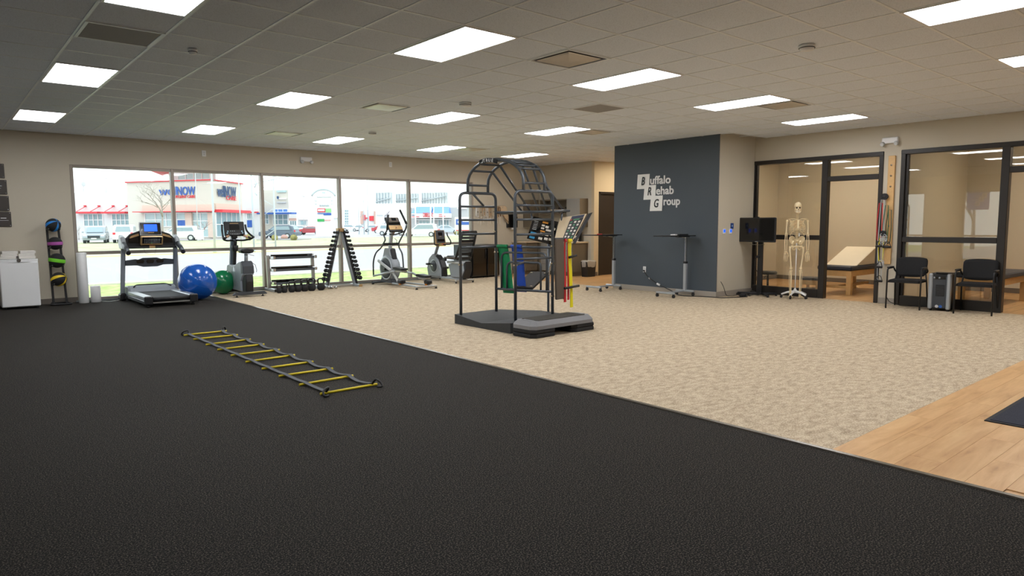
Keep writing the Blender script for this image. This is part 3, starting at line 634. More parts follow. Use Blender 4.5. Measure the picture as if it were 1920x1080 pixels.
# ------------------------------------------------------------------ empty three tier dumbbell rack, kettlebells
t = thing('dumbbell_rack', 'empty three tier steel rack behind the kettlebells', 'rack', (5.97, 14.40, 0))
for s_ in (-1, 1):
    up = MB().bar((s_*.50, .12, .05), (s_*.50, .16, .76), .07, .06, .006, up=(0, 1, 0)).build('upright', ALU, t)
    MB().b2((s_*.535, -.27, 0), (s_*.465, .3, .06), .006).build('foot_bar', SILV, t); MB().b2((s_*.54, -.285, .0), (s_*.46, -.27, .065), .004).build('foot_cap', BLACK, t)
for z in (.15, .43, .69):
    sh = MB()
    for yy, zz in ((-.10, 0), (.06, .05)): sh.b2((-.465, yy, z+zz), (.465, yy+.02, z+zz+.035), .003)
    sh.quadslab([(-.465, -.09, z), (.465, -.09, z), (.465, .075, z+.05), (-.465, .075, z+.05)], .004)
    s2 = sh.build('shelf_tray', BLKG, t)
    MB().b2((-.465, -.108, z-.008), (.465, -.1, z+.04), .002).build('front_edge', DKMET, s2)
    for s_ in (-1, 1): MB().b2((s_*.43, -.13, z-.01), (s_*.49, .16, z+.055), .01).build('bracket', CHROME, s2)
kbm = {}
def kettlebell(x, y, s, lb):
    t = thing('kettlebell', lb, 'kettlebell', (x, y, 0), 0, 'kettlebells in a row on the carpet')
    r = .5*s
    MB().lathe([(r*.55, 0), (r*.62, .004), (r*.9, r*.35), (r, r*.85), (r*.93, r*1.25), (r*.68, r*1.65), (r*.4, r*1.82), (0, r*1.85)], n=20).build('bell', BLKR, t)
    w = r*.75
    MB().tube(rnd([(-w*.8, 0, r*1.45), (-w*1.12, 0, r*2.3), (-w*.9, 0, r*2.95), (w*.9, 0, r*2.95), (w*1.12, 0, r*2.3), (w*.8, 0, r*1.45)], r*.5), r*.19, 8).build('handle', BLKG, t)
KB = [(5.44, .120), (5.55, .130), (5.71, .150), (5.845, .165), (5.99, .165), (6.15, .178), (6.36, .172)]
kn = ['smallest kettlebell at the left end of the row', 'second smallest kettlebell, close to the left end', 'third kettlebell from the left, below the empty rack', 'middle kettlebell of the row of seven', 'third kettlebell from the right end', 'largest kettlebell, second from the right end', 'kettlebell at the right end beside the dumbbell tower']
for (x, s), lb in zip(KB, kn): kettlebell(x, 13.90, s, 'black '+lb)

# ------------------------------------------------------------------ A frame dumbbell tower
t = thing('dumbbell_tower', 'grey A shaped dumbbell tower in front of the window mullion', 'rack', (7.03, 14.22, 0))
zt = 1.28
for s_ in (-1, 1):
    MB().bar((s_*.335, .08, .06), (s_*.035, .08, zt), .07, .055, .006, up=(0, 1, 0)).build('leg', GREYP, t)
    MB().bar((s_*.362, .035, .06), (s_*.062, .035, zt), .022, .10, .003, up=(0, 1, 0)).build('saddle_strip', BLACK, t)
    MB().b2((s_*.31, -.16, 0), (s_*.385, .28, .055), .006).build('foot_bar', SILV, t)
    MB().b2((s_*.315, -.175, 0), (s_*.40, -.16, .06), .004).build('foot_cap', GOLD, t)
MB().b2((-.31, .10, .01), (.31, .15, .05), .005).build('cross_bar', ALU, t)
MB().b2((-.075, .0, zt-.03), (.075, .12, zt+.05), .006).build('top_plate', GOLD, t)
for s_ in (-1, 1): MB().lathe([(.01, 0), (.01, -.012)], (s_*.04, .0, zt+.01), 8, RX(-PI/2)*1).build('bolt', BLACK, t)
def dumbbell_parts(root, s, L):
    for s_ in (-1, 1):
        h_ = MB()
        h_.lathe([(s*.35, 0), (s*.95, .004), (s, .012), (s, L*.24), (s*.9, L*.26), (s*.35, L*.27)], (0, s_*L*.24, 0), 6, RX(-PI/2 if s_ > 0 else PI/2), sm=False)
        h_.build('head', BLKR, root)
    MB().tube([(0, -L*.25, 0), (0, L*.25, 0)], s*.36, 8).build('grip', CHROME, root)
proto = None
words = ['lowest', 'second from bottom', 'third from bottom', 'fourth from bottom', 'fifth from bottom', 'sixth from bottom', 'sixth from top', 'fifth from top', 'fourth from top', 'third from top', 'second from top', 'topmost']
for s_ in (-1, 1):
    for k in range(12):
        z = .17+k*.094; f = (z-.06)/(zt-.06); x = s_*(.335+.075-.30*f)
        sc = (1.0-.42*k/11)
        lb = 'black hex dumbbell, %s on the %s leg of the tower' % (words[k], 'left' if s_ < 0 else 'right')
        loc = (7.03+x+s_*.012*sc, 14.22+.02, z+.03)
        if proto is None:
            proto = thing('dumbbell', lb, 'dumbbell', loc, 0, 'hex dumbbells on the A frame tower'); dumbbell_parts(proto, .052, .24); proto.scale = (sc,)*3
        else: dup(proto, loc, None, lb, scale=(sc,)*3)
for k, (x, y) in enumerate(((6.66, 13.97), (6.60, 14.08))):
    pr = thing('dumbbell', 'small chrome dumbbell lying on the carpet by the tower, %s one' % ('nearer' if k == 0 else 'farther'), 'dumbbell', (x, y, .038), .9, 'chrome dumbbells on the carpet')
    for s_ in (-1, 1): MB().lathe([(.02, 0), (.036, .006), (.036, .05), (.02, .056)], (0, s_*.05, 0), 14, RX(-PI/2 if s_ > 0 else PI/2)).build('head', CHROME, pr)
    MB().tube([(0, -.05, 0), (0, .05, 0)], .014, 8).build('grip', CHROME, pr)

# ------------------------------------------------------------------ elliptical trainer
t = thing('elliptical_trainer', 'grey elliptical trainer with round flywheel housing and swing handles', 'elliptical', (8.18, 14.0, 0))
fr = MB().tube([(-.30, .42, .05), (.30, .42, .05)], .03, 10).build('front_stabilizer', DKMET, t)
for s_ in (-1, 1): MB().lathe([(.03, 0), (.03, .03)], (s_*.28, .42, 0), 10).build('foot', BLACK, fr)
rs_ = MB().b2((-.27, -1.47, .03), (.27, -1.42, .075), .01).build('rear_stabilizer', ALU, t)
for s_ in (-1, 1): MB().lathe([(.03, 0), (.02, .04)], (s_*.25, -1.445, 0), 10).build('foot', BLACK, rs_)
for s_ in (-1, 1): MB().bar((s_*.20, -1.43, .06), (s_*.14, -.25, .06), .045, .035, .006).build('track_rail', SILV, t)
MB().b2((-.05, -.4, .04), (.05, .44, .08), .008).build('base_beam', DKMET, t)
MB().lathe([(0, -.11), (.27, -.11), (.31, -.09), (.325, -.05), (.325, .05), (.31, .09), (.27, .11), (0, .11)], (0, .10, .385), 36, RY(PI/2)).build('flywheel_housing', GREYP, t)
for s_ in (-1, 1):
    MB().lathe([(.0, .008), (.20, .006), (.25, 0)], (s_*.112, .10, .385), 32, RY(s_*PI/2)).build('crank_disc', DGREY, t)
    MB().lathe([(.235, .0), (.26, .008), (.285, .0)], (s_*.112, .10, .385), 36, RY(s_*PI/2)).build('disc_rim', SILV, t)
    MB().lathe([(.0, .03), (.045, .03), (.05, 0)], (s_*.115, .10, .385), 16, RY(s_*PI/2)).build('hub', BLACK, t)
MB().prism([(-.16, .05), (.40, .05), (.34, .18), (-.10, .18)], -.10, .10, 'yz', bev=.02).build('lower_shroud', DGREY, t)
MB().prism([(.16, .62), (.30, .62), (.20, .86), (.02, .86), (-.10, .66)], -.085, .085, 'yz', bev=.02).build('neck_cover', GREYP, t)
MB().bar((0, -.13, .60), (0, -.04, .84), .12, .05, .01, up=(0, 1, 0)).build('rear_cover', BLACK, t)
MB().bar((0, .08, .80), (0, -.02, 1.33), .07, .09, .02, up=(0, 1, 0)).build('mast', SILV, t)
MB().tube([(-.19, .02, .955), (.19, .02, .955)], .028, 12).build('pivot_axle', BLACK, t)
HL = rnd([(-.24, -.02, .955), (-.26, -.18, 1.06), (-.22, -.02, 1.17), (-.24, -.16, 1.22), (-.25, -.26, 1.30)], .06)
MB().tube(HL, .018, 8).build('left_swing_arm', DKMET, t); MB().tube([(-.25, -.25, 1.29), (-.27, -.34, 1.62)], .026, 10).build('hand_grip', BLACK, t)
MB().tube(rnd([(-.20, .02, .955), (-.23, .10, .86), (-.25, .30, .76), (-.26, .42, .55), (-.26, .42, .20)], .15), .018, 8).build('left_lower_arm', DKMET, t)
MB().tube(rnd([(.20, .02, .955), (.22, .02, 1.0), (.25, -.08, 1.15), (.27, -.20, 1.30), (.29, -.20, 1.42)], .08), .018, 8).build('right_swing_arm', DKMET, t)
MB().tube([(.29, -.20, 1.42), (.27, .05, 1.74)], .026, 10).build('hand_grip', BLACK, t)
MB().tube(rnd([(.20, .02, .955), (.22, .04, .86), (.25, -.04, .75), (.26, -.06, .60), (.25, -.1, .3)], .08), .018, 8).build('right_lower_arm', DKMET, t)
MB().tube([(-.26, .42, .20), (-.20, -.50, .36)], .024, 8).build('left_pedal_link', SILV, t)
MB().tube([(.25, -.1, .30), (.20, -.6, .29), (.18, -.95, .20)], .024, 8).build('right_pedal_link', SILV, t)
MB().bar((-.16, .36, .56), (-.16, -.20, .36), .05, .06, .015).build('crank_link', LGREY, t)
MB().bar((-.18, -.30, .35), (-.20, -.62, .10), .04, .05, .01).build('left_roller_leg', LGREY, t)
MB().bar((.18, -1.0, .20), (.20, -1.20, .11), .04, .05, .01).build('right_roller_leg', LGREY, t)
ORG = mat('orange_roller', 'e08a1a', .4)
for s_, y, z in ((-1, -.64, .39), (1, -1.08, .24)):
    p_ = MB().prism([(y-.20, z), (y+.18, z), (y+.20, z+.05), (y+.12, z+.06), (y-.20, z+.035)], s_*.08, s_*.25, 'yz', bev=.01).build('pedal', BLACK, t)
    MB().b2((s_*.09, y-.18, z-.05), (s_*.24, y+.12, z-.005), .01).build('pedal_bracket', ALU, p_)
    MB().b2((s_*.11, y-.15 if s_ < 0 else y-.22, .085), (s_*.26, y+.0 if s_ < 0 else y-.08, .17), .02).build('roller_housing', BLACK, t)
    for q in (0, 1): MB().tube([(s_*(.125+.07*q), y-(.06 if s_ < 0 else .14), .085), (s_*(.165+.07*q), y-(.06 if s_ < 0 else .14), .085)], .03, 12).build('roller', ORG, t)
R_ = RX(-.62)
cc = Matrix.Translation((.02, -.08, 1.40))
MB().box((0, 0, 0), (.36, .05, .40), R_, .02).xf(cc).build('console', BLACK, t)
MB().box(R_ @ Vector((0, -.027, .12)), (.30, .006, .13), R_).xf(cc).build('screen_bezel', TAUPE, t); MB().box(R_ @ Vector((.03, -.031, .13)), (.12, .005, .07), R_).xf(cc).build('screen', SCRD, t)
MB().box(R_ @ Vector((0, -.04, .02)), (.32, .04, .05), R_, .01).xf(cc).build('book_ledge', BLKG, t)
MB().box(R_ @ Vector((0, -.03, -.10)), (.34, .012, .12), R_, .004).xf(cc).build('key_panel', GOLD, t); MB().tube([(.03, -.02, 1.16), (.03, -.20, 1.36)], .018, 8).build('stem', mat('tan_strap', 'c39a7d', .5), t)
MB().tube(rnd([(-.16, -.20, 1.18), (.02, -.14, 1.17), (.24, -.18, 1.24), (.28, -.22, 1.36)], .06), .015, 8).build('fixed_handle', BLACK, t)
MB().tube([(.04, -.06, .98), (.07, -.12, .96), (.08, -.1, 1.04), (.05, -.06, 1.08)], .006, 6).build('cable_loop', BLACK, t)

# ------------------------------------------------------------------ recumbent bike
t = thing('recumbent_exercise_bike', 'grey recumbent exercise bike with tall black mesh back seat', 'exercise bike', (9.72, 13.25, 0))
MB().b2((-.27, -.03, .035), (.27, .03, .085), .01).build('rear_stabilizer', ALU, t); MB().b2((-.25, 1.35, .035), (.25, 1.41, .085), .01).build('front_stabilizer', DKMET, t)
for x, y in ((-.25, 0), (.25, 0), (-.23, 1.38), (.23, 1.38)): MB().lathe([(.022, 0), (.018, .04)], (x, y, 0), 10).build('foot', BLACK, t)
for s_ in (-1, 1): MB().bar((s_*.06, 0, .09), (s_*.06, 1.38, .09), .04, .05, .008).build('base_rail', SILV, t)
MB().prism([(.86, .09), (1.42, .09), (1.48, .30), (1.38, .56), (1.24, .66), (1.10, .60), (.98, .52), (.86, .30)], -.11, .11, 'yz', bev=.03).build('drive_shroud', GREYP, t)
MB().prism([(.80, .08), (.95, .08), (.98, .30), (1.06, .50), (1.18, .60), (1.08, .64), (.92, .52), (.82, .34)], -.075, .075, 'yz', bev=.015).build('drive_cover', BLACK, t)
for s_ in (-1, 1):
    MB().lathe([(0, .01), (.13, .008), (.15, 0)], (s_*.112, 1.15, .36), 28, RY(s_*PI/2)).build('crank_disc', DGREY, t)
    MB().lathe([(.14, 0), (.155, .008), (.17, 0)], (s_*.112, 1.15, .36), 28, RY(s_*PI/2)).build('disc_rim', SILV, t)
    cr = MB().bar((s_*.135, 1.15, .36), (s_*.135, 1.15-.13*s_, .36-.05*s_), .02, .03, .004).build('crank', CHROME, t)
    MB().box((s_*.19, 1.15-.13*s_, .36-.05*s_), (.10, .09, .05), None, .015).build('pedal', BLACK, cr)
MB().bar((0, 1.26, .60), (0, 1.08, .92), .07, .06, .015, up=(0, 1, 0)).build('mast', GREYP, t)
R_ = RX(-.2); cc = Matrix.Translation((0, 1.02, 1.06))
MB().box((0, 0, 0), (.30, .05, .40), R_, .025).xf(cc).build('console', GOLD, t); MB().box(R_ @ Vector((0, -.025, .03)), (.25, .01, .32), R_, .004).xf(cc).build('console_face', DGREY, t)
MB().box(R_ @ Vector((0, -.032, .10)), (.12, .006, .08), R_).xf(cc).build('screen', SCRD, t); MB().box(R_ @ Vector((0, -.034, -.06)), (.20, .01, .06), R_).xf(cc).build('book_ledge', BLKG, t)
MB().box(R_ @ Vector((0, -.032, .035)), (.05, .006, .014), R_).xf(cc).build('name_strip', GOLD, t)
for s_, m_ in ((-1, GRNLED), (1, BRED)): MB().box(R_ @ Vector((s_*.05, -.032, -.155)), (.03, .006, .02), R_).xf(cc).build('key', m_, t)
for s_ in (-1, 1): MB().tube(rnd([(s_*.05, .98, .90), (s_*.24, .90, .90), (s_*.25, .90, .98), (s_*.20, .98, 1.12), (s_*.19, .99, 1.20)], .05), .016, 8).build('handlebar', BLACK, t)
MB().prism([(-.02, .12), (.42, .12), (.52, .44), (-.10, .50), (-.14, .30)], -.12, .12, 'yz', bev=.03).build('seat_base_shroud', GREYP, t)
MB().prism([(-.08, .11), (.02, .11), (-.02, .40), (-.16, .52), (-.18, .34)], -.10, .10, 'yz', bev=.02).build('seat_base_cover', BLACK, t)
MB().b2((-.17, -.05, .46), (.17, .50, .52), .02).build('seat_carriage', LGREY, t)
MB().prism([(.0, .55), (.44, .57), (.48, .62), (.42, .65), (.0, .62)], -.22, .22, 'yz', bev=.03).build('seat_cushion', BLACK, t)
for s_ in (-1, 1):
    MB().tube(rnd([(s_*.22, .04, .60), (s_*.21, -.10, .90), (s_*.20, -.22, 1.22)], .1), .028, 8).build('backrest_post', BLACK, t)
    MB().tube(rnd([(s_*.20, .0, .60), (s_*.28, .14, .60), (s_*.28, .42, .61)], .05), .017, 8).build('side_handle', TAUPE, t); MB().b2((s_*.25, .36, .52), (s_*.32, .46, .60), .012).build('handle_bracket', BLACK, t)
MB().tube([(-.20, -.22, 1.22), (.20, -.22, 1.22)], .032, 10).build('backrest_top', BLACK, t)
MESHD = mat('mesh_fabric', '4c5055', .7, var=.25, scale=120)
for k in range(7):
    a = .66+k*.078; y = .02-(a-.6)*.36
    MB().prism([(-.20, a), (.20, a), (.195, a+.065), (-.195, a+.065)], y, y+.02, 'xz').build('backrest_panel', MESHD if k % 2 else BLACK, t)
def wb(mb, name, m, t):      # part given in room coordinates, stored relative to its thing
    root = t if t.parent is None else t.parent
    return mb.xf(Matrix.Translation(-root.location)).build(name, m, t)
def V(*a): return Vector(a)
# ------------------------------------------------------------------ stretching cage
t = thing('stretching_cage', 'charcoal tubular stretching cage with arched top on a black platform', 'stretching cage', (6.2, 7.4, 0))
A1, A2, B1, B2 = V(5.69, 7.85, 0), V(6.33, 7.84, 0), V(5.95, 6.96, 0), V(6.62, 6.94, 0)
def zz(p, z): return V(p.x, p.y, z)
TR = .0165
def lerp(a, b, f): return a+(b-a)*f
plat = [(5.63, 6.69), (6.60, 6.69), (7.0, 6.95), (7.0, 7.6), (6.42, 7.95), (5.63, 7.92)]
m = MB(); vs = []; 
for x, y in plat: vs.append((x, y, 0))
for x, y in plat: vs.append((x, y, .135 if abs(y-7.3) > .4 else .10))
vs += [(5.63, 7.30, 0), (5.63, 7.30, .072), (6.25, 7.3, .085)]
m.add(vs, [(5, 4, 3, 2, 1, 0, 12), (0, 1, 7, 6), (1, 2, 8, 7), (2, 3, 9, 8), (3, 4, 10, 9), (4, 5, 11, 10), (12, 0, 6, 13), (5, 12, 13, 11), (6, 7, 14, 13), (7, 8, 14), (8, 9, 14), (9, 10, 14), (10, 11, 13, 14)])
wb(m, 'platform', mat('platform_rubber', '2c2e30', .6, var=.25, scale=12, bump=.3), t)
for P, Q, rungs in ((A1, A2, (1.66, 1.47, 1.27, 1.08)), (B1, B2, (1.66, 1.47, 1.27, .94))):
    wb(MB().tube(rnd([zz(P, .09), zz(P, 1.85), zz(Q, 1.85), zz(Q, .09)], .10, 5), .021, 10), 'side_hoop', DKMET, t)
    for z in rungs: wb(MB().tube([zz(P, z), zz(Q, z)], TR, 8), 'rung', DKMET, t)
arches = []
for f in (.22, .78):
    a, b = lerp(A1, A2, f), lerp(B1, B2, f); pts = [zz(a, 1.86), zz(a, 1.96)]
    for k in range(1, 16):
        q = PI*k/16; pts.append(zz(lerp(a, b, .5-.5*math.cos(q)), 1.98+.315*math.sin(q)))
    pts += [zz(b, 1.96), zz(b, 1.86)]; arches.append(pts)
    wb(MB().tube(pts, .021, 10), 'arch', DKMET, t)
for k in (1, 4, 6, 8, 10, 11, 12, 13, 14, 17):
    wb(MB().tube([arches[0][k], arches[1][k]], TR, 8), 'arch_rung', DKMET, t)
# badge on the near arch
p0, p1 = arches[0][7], arches[0][9]; mid = arches[0][8]
ux = (V(B1.x, B1.y, 0)-V(A1.x, A1.y, 0)).normalized(); nrm = V(ux.y, -ux.x, 0)
nrm = nrm if nrm.dot(V(mid.x, mid.y, 0)) < 0 else -nrm
bd = MB()
for q in range(7):
    u = -.13+.26*q/6; zc = mid.z-.012-(u*u)*1.15
R_ = Matrix((ux, -nrm, V(0, 0, 1))).transposed()
poly = []
for q in range(13):
    u = -.15+.30*q/12; poly.append((u, .028-(u*u)*1.3))
for q in range(13):
    u = .15-.30*q/12; poly.append((u, -.03-(u*u)*1.3))
bd = MB().prism(poly, -.006, .006, 'xz'); M_ = Matrix.Translation(mid+nrm*.026) @ R_.to_4x4()
bo = wb(bd.xf(M_), 'badge', BLKG, t)
for q, ch in enumerate('TRUE'):
    u = -.062+.044*q; tm_ = textmb(ch, .058, .002, bold=.0012, align='CENTER')
    wb(tm_.xf(Matrix.Translation(mid+nrm*.034+ux*u+V(0, 0, -.022-u*u*1.3)) @ frame((0, 0, 0), ux+V(0, 0, -2.6*u), V(0, 0, 1)+ux*2.6*u)), 'letter', WHITE, bo)
wb(MB().prism([(-.025, -.02), (.02, -.02), (.02, .03), (.008, -.008)], -.002, .002, 'xz').xf(Matrix.Translation(mid+nrm*.035+ux*-.105+V(0, 0, -.018)) @ R_.to_4x4()), 'mark', WHITE, bo)
# back panel between the two inner posts
for z in (1.58, 1.08, .46): wb(MB().tube([zz(A2, z), zz(B2, z)], .019, 8), 'back_rail', DKMET, t)
def bp(f, z, off=0): p = lerp(A2, B2, f); return V(p.x+off, p.y, z)
wb(MB().tube(rnd([bp(.10, .46), bp(.10, 1.0), bp(.62, 1.0), bp(.9, 1.0), bp(.90, .46)], .10), .0155, 8), 'outer_hand_loop', DKMET, t)
wb(MB().tube(rnd([bp(.20, .46), bp(.20, .86), bp(.68, .86), bp(.80, .86), bp(.80, .46)], .09), .0155, 8), 'inner_hand_loop', DKMET, t)
# sloping overhead ladder down to a rear bar
RB0, RB1 = V(6.93, 7.92, 1.58), V(7.22, 7.33, 1.60)
wb(MB().tube([bp(0, 1.58), V(6.62, 8.02, 1.57), RB0, RB1, V(7.16, 7.16, 1.60), bp(1, 1.58)], .019, 8), 'rear_bar', DKMET, t)
fa = [4, 6, 10, 12, 15, 17]
for q, k in enumerate(fa):
    wb(MB().tube([arches[1][k], lerp(RB0, RB1, q/5)], TR, 8), 'overhead_bar', DKMET, t)
wb(MB().tube([zz(lerp(A1, A2, .36), 1.84), zz(lerp(A1, A2, .66), 1.67)], TR, 8), 'brace_bar', DKMET, t)
wb(MB().prism([(0, 0), (.30, 0), (.30, .02), (0, .02)], 0, .14, 'xz').xf(Matrix.Translation(V(6.95, 7.26, 1.60))), 'shelf_plate', mat('shelf_plate', '8c7d70', .5), t)
# rear support legs, crossed struts and calf board
L0, L1 = V(7.02, 7.45, 0), V(7.22, 7.30, 0)
wb(MB().tube(rnd([L0+V(.18, -.1, .03), L0+V(0, 0, .03), L0+V(0, 0, 1.12)], .08), .018, 8), 'rear_leg', DKMET, t)
wb(MB().tube(rnd([RB0+V(.08, -.1, 0), RB0+V(.10, -.12, -.20), L0+V(.20, -.05, 1.10), L1+V(-.05, 0, .80)], .1), .016, 8), 'rear_strut', DKMET, t)
wb(MB().tube(rnd([RB1+V(-.03, 0, 0), RB1+V(-.06, 0, -.20), L0+V(.02, 0, 1.05), L0+V(0, 0, .9)], .1), .016, 8), 'rear_strut', DKMET, t)
a, b_ = bp(.34, .475), bp(.66, .475); up_ = V(.42, .10, .20)
cb = wb(MB().quadslab([a, b_, b_+up_, a+up_], .03), 'calf_board', mat('calf_board_grip', '2a2724', .7, var=.15, scale=30, bump=.3), t)
for p in (lerp(a, b_, .12)+up_*.08, lerp(a, b_, .88)+up_*.08, lerp(a, b_, .12)+up_*.9, lerp(a, b_, .88)+up_*.9):
    wb(MB().lathe([(.018, 0), (.018, .006), (0, .01)], p+V(-.012, 0, .028), 8), 'bolt', BRASS, cb)
wb(MB().tube(rnd([b_+up_*.95, b_+up_+V(.1, .05, .25), b_+up_+V(.12, .05, .4)], .08), .012, 6), 'board_lever', CHROME, t)
for p in ([zz(B1, .86), zz(B2, .86), zz(B2, .40), zz(B2, 1.60), zz(B2, 1.10), zz(A1, .84), zz(A2, 1.0), zz(A2, 1.3)]):
    wb(MB().lathe([(.012, -.032), (.012, .032)], p, 8, RY(PI/2)), 'clamp_bolt', BRASS, t)
wb(MB().tube([zz(B1, .86), lerp(zz(B1, .86), bp(.5, .86), .95)], .0145, 8), 'front_hand_rail', DKMET, t)
# padded board hanging at the right post, and the exercise bands
o = thing('hanging_pad', 'dark taupe padded board hanging beside the right post of the cage', 'pad', (6.74, 6.93, 0))
wb(MB().box((6.745, 6.93, .775), (.17, .045, .86), RX(0) @ RY(-.03), .015), 'pad', TAUPE, o)
wb(MB().b2((6.64, 6.915, 1.19), (6.85, 6.945, 1.215), .006), 'top_batten', DGREY, o)
def band(name, lb, m, top, bot, w0, w1, cols=None, group=None, dirv=None):
    d = (dirv or V(.305, -.952, 0)).normalized(); n_ = V(-d.y, d.x, 0)*.006; t = thing(name, lb, 'exercise band', (top[0], top[1], 0), 0, group)
    mb = MB(); rows = 9; R = random.Random(len(lb))
    vs = []
    for side in (0, 1):
        for k in range(rows):
            f = k/(rows-1); c = V(*top).lerp(V(*bot), f); w = w0+(w1-w0)*f; c += n_*2*math.sin(f*5+R.random())
            for q in range(5):
                vs.append(c+d*(w*(q/4-.5))+n_*(math.sin(q*1.9+f*2)*.9+(side*.5)))
    fs = []; o_ = rows*5
    for k in range(rows-1):
        for q in range(4): fs += [(k*5+q, k*5+q+1, k*5+q+6, k*5+q+5), (o_+k*5+q+5, o_+k*5+q+6, o_+k*5+q+1, o_+k*5+q)]
        fs += [(k*5, k*5+5, o_+k*5+5, o_+k*5), (k*5+4, o_+k*5+4, o_+k*5+9, k*5+9)]
    mb.add(vs, fs, 0, True); wb(mb, 'latex_strip', m, t)
    wb(MB().tube([V(*top)-d*w0*.5+V(0, 0, .0), V(*top)+d*w0*.5], .026, 8), 'fold_over_bar', m, t); return t
g0 = bp(.13, 1.085); band('resistance_band', 'wide green elastic band draped over the cage rail', BGREEN, (g0.x-.012, g0.y, 1.09), (g0.x+.06, g0.y-.06, .40), .17, .19)
g0 = bp(.38, 1.085); band('resistance_band', 'wide blue elastic band draped over the cage rail', BBLUE, (g0.x-.012, g0.y, 1.09), (g0.x+.05, g0.y-.04, .43), .17, .19)
wb(MB().tube([V(6.80, 6.95, 1.185), V(7.02, 6.94, 1.185)], .010, 6), 'band_peg', BLACK, t)
ex = V(1, -.35, 0)
for k, (x0, x1, zb, w, m_, nm) in enumerate(((6.86, 6.82, .34, .03, BORG, 'narrow orange'), (6.845, 6.83, .30, .035, BRED, 'left narrow red'), (6.90, 6.885, .33, .028, BRED, 'right narrow red'), (6.93, 6.94, .22, .045, BYEL, 'long yellow'), (6.885, 6.90, .50, .03, BYEL, 'short yellow'))):
    band('resistance_band', '%s elastic band hanging right of the taupe pad on the cage' % nm, m_, (x0, 6.93-.012*k, 1.175), (x1, 6.92-.012*k, zb), w*.7, w, dirv=ex)
for k, (x, z, l) in enumerate(((6.93, .945, .13), (6.91, .51, .27))):
    o = MB().tube([(x-l/2, 6.86, z-.008), (x+l/2, 6.84, z+.015)], [.018, .018], 10).build('band_handle', BLACK); tag(o, 'black foam handle on the %s bands beside the cage, %s one' % (('yellow', 'upper') if k == 0 else ('red and yellow', 'lower, longer')), 'handle')
# exercise charts on the back of the cage
def chart(lb, q, back, th=.02):
    t = thing('exercise_chart', lb, 'chart', tuple((V(*q[0])+V(*q[1]))/2), 0)
    q = [V(*p) for p in q]; wb(MB().quadslab(q, th), 'board', back, t); return t, q
FACE = V(-.65, -.76, 0)
def patch(t, q, u0, u1, v0, v1, m, name, off=.004):
    def P(u, v): return lerp(lerp(q[0], q[1], u), lerp(q[3], q[2], u), v)
    n_ = (q[1]-q[0]).cross(q[3]-q[0]).normalized(); n_ = n_ if n_.dot(FACE) > 0 else -n_
    pts = [P(u0, v0), P(u1, v0), P(u1, v1), P(u0, v1)]; pts = [p+n_*off for p in pts]
    wb(MB().quadslab(pts, .001), name, m, t)
PORG = mat('print_orange', 'd8942c', .5); PCY = mat('print_cyan', '2e9fd6', .5); PWH = mat('print_white', 'd8d3c8', .5); PGRN = mat('print_green', '3f7a5a', .5); PRED_ = mat('print_red', 'a8323a', .5)
t1, q = chart('black exercise chart with cyan and orange headings leaning in the cage', [(6.64, 7.50, 1.20), (7.02, 7.36, 1.10), (7.20, 7.42, 1.44), (6.82, 7.56, 1.52)], BLKG, -.012)
patch(t1, q, .06, .26, .04, .14, PCY, 'cyan_heading'); patch(t1, q, .06, .28, .24, .33, PCY, 'cyan_heading'); patch(t1, q, .40, .62, .80, .88, PORG, 'orange_heading'); patch(t1, q, .40, .58, .42, .48, PORG, 'orange_heading')
mm = [(.40, .52, .66, .74), (.55, .68, .62, .72), (.40, .52, .54, .62), (.60, .80, .50, .58), (.42, .55, .28, .38), (.62, .75, .30, .42), (.80, .95, .34, .44), (.40, .55, .08, .18), (.62, .76, .12, .22), (.80, .92, .14, .24), (.8, .95, .6, .7)]
for a_ in mm: patch(t1, q, *a_, PWH, 'figure')
for k in range(6): patch(t1, q, .08, .24, .45+.07*k, .47+.07*k, LGREY, 'text_line')
t2, q = chart('cream and black exercise chart standing open at the right of the cage', [(6.98, 7.28, 1.17), (7.20, 7.14, 1.13), (7.52, 7.14, 1.56), (7.16, 7.34, 1.50)], mat('chart_cream', 'd9c6a4', .6, var=.05), -.016)
patch(t2, q, .42, .95, .0, .86, BLACK, 'picture_field'); patch(t2, q, .44, .93, .87, .98, mat('print_navy', '26304a', .5), 'heading'); patch(t2, q, .55, .8, .80, .86, PGRN, 'green_heading', .006); patch(t2, q, .42, .5, .80, .86, PRED_, 'red_heading', .006)
for k in range(7):
    for c in range(3): patch(t2, q, .47+.16*c, .56+.16*c, .04+.11*k, .11+.11*k, PWH if (k+c) % 3 else PGRN, 'figure', .006)
t3, q = chart('second cream chart page folded behind the first at the right of the cage', [(7.20, 7.12, 1.12), (7.24, 7.10, 1.12), (7.58, 7.08, 1.58), (7.53, 7.12, 1.56)], BLACK, -.02)

# ------------------------------------------------------------------ aerobic step on risers
def octo(x0, y0, x1, y1, c): return [(x0+c, y0), (x1-c, y0), (x1, y0+c), (x1, y1-c), (x1-c, y1), (x0+c, y1), (x0, y1-c), (x0, y0+c)]
SX0, SX1, SY0, SY1 = 5.56, 6.72, 6.19, 6.63
t = thing('step_platform', 'grey and black aerobic step platform on stacked risers before the cage', 'step platform', ((SX0+SX1)/2, (SY0+SY1)/2, .105), .03)
hx, hy = (SX1-SX0)/2, (SY1-SY0)/2; m = MB()
o1, o2, o3 = octo(-hx, -hy, hx, hy, .07), octo(-hx-.0, -hy-.0, hx+.0, hy+.0, .07), octo(-hx+.05, -hy+.05, hx-.05, hy-.05, .05)
vs = [(x, y, 0) for x, y in o1]+[(x, y, .045) for x, y in o2]+[(x, y, .10) for x, y in o3]
m.add(vs, [(j*8+i, j*8+(i+1) % 8, (j+1)*8+(i+1) % 8, (j+1)*8+i) for j in range(2) for i in range(8)]+[tuple(reversed(range(8))), tuple(range(16, 24))]); m.build('deck', SOLE, t)
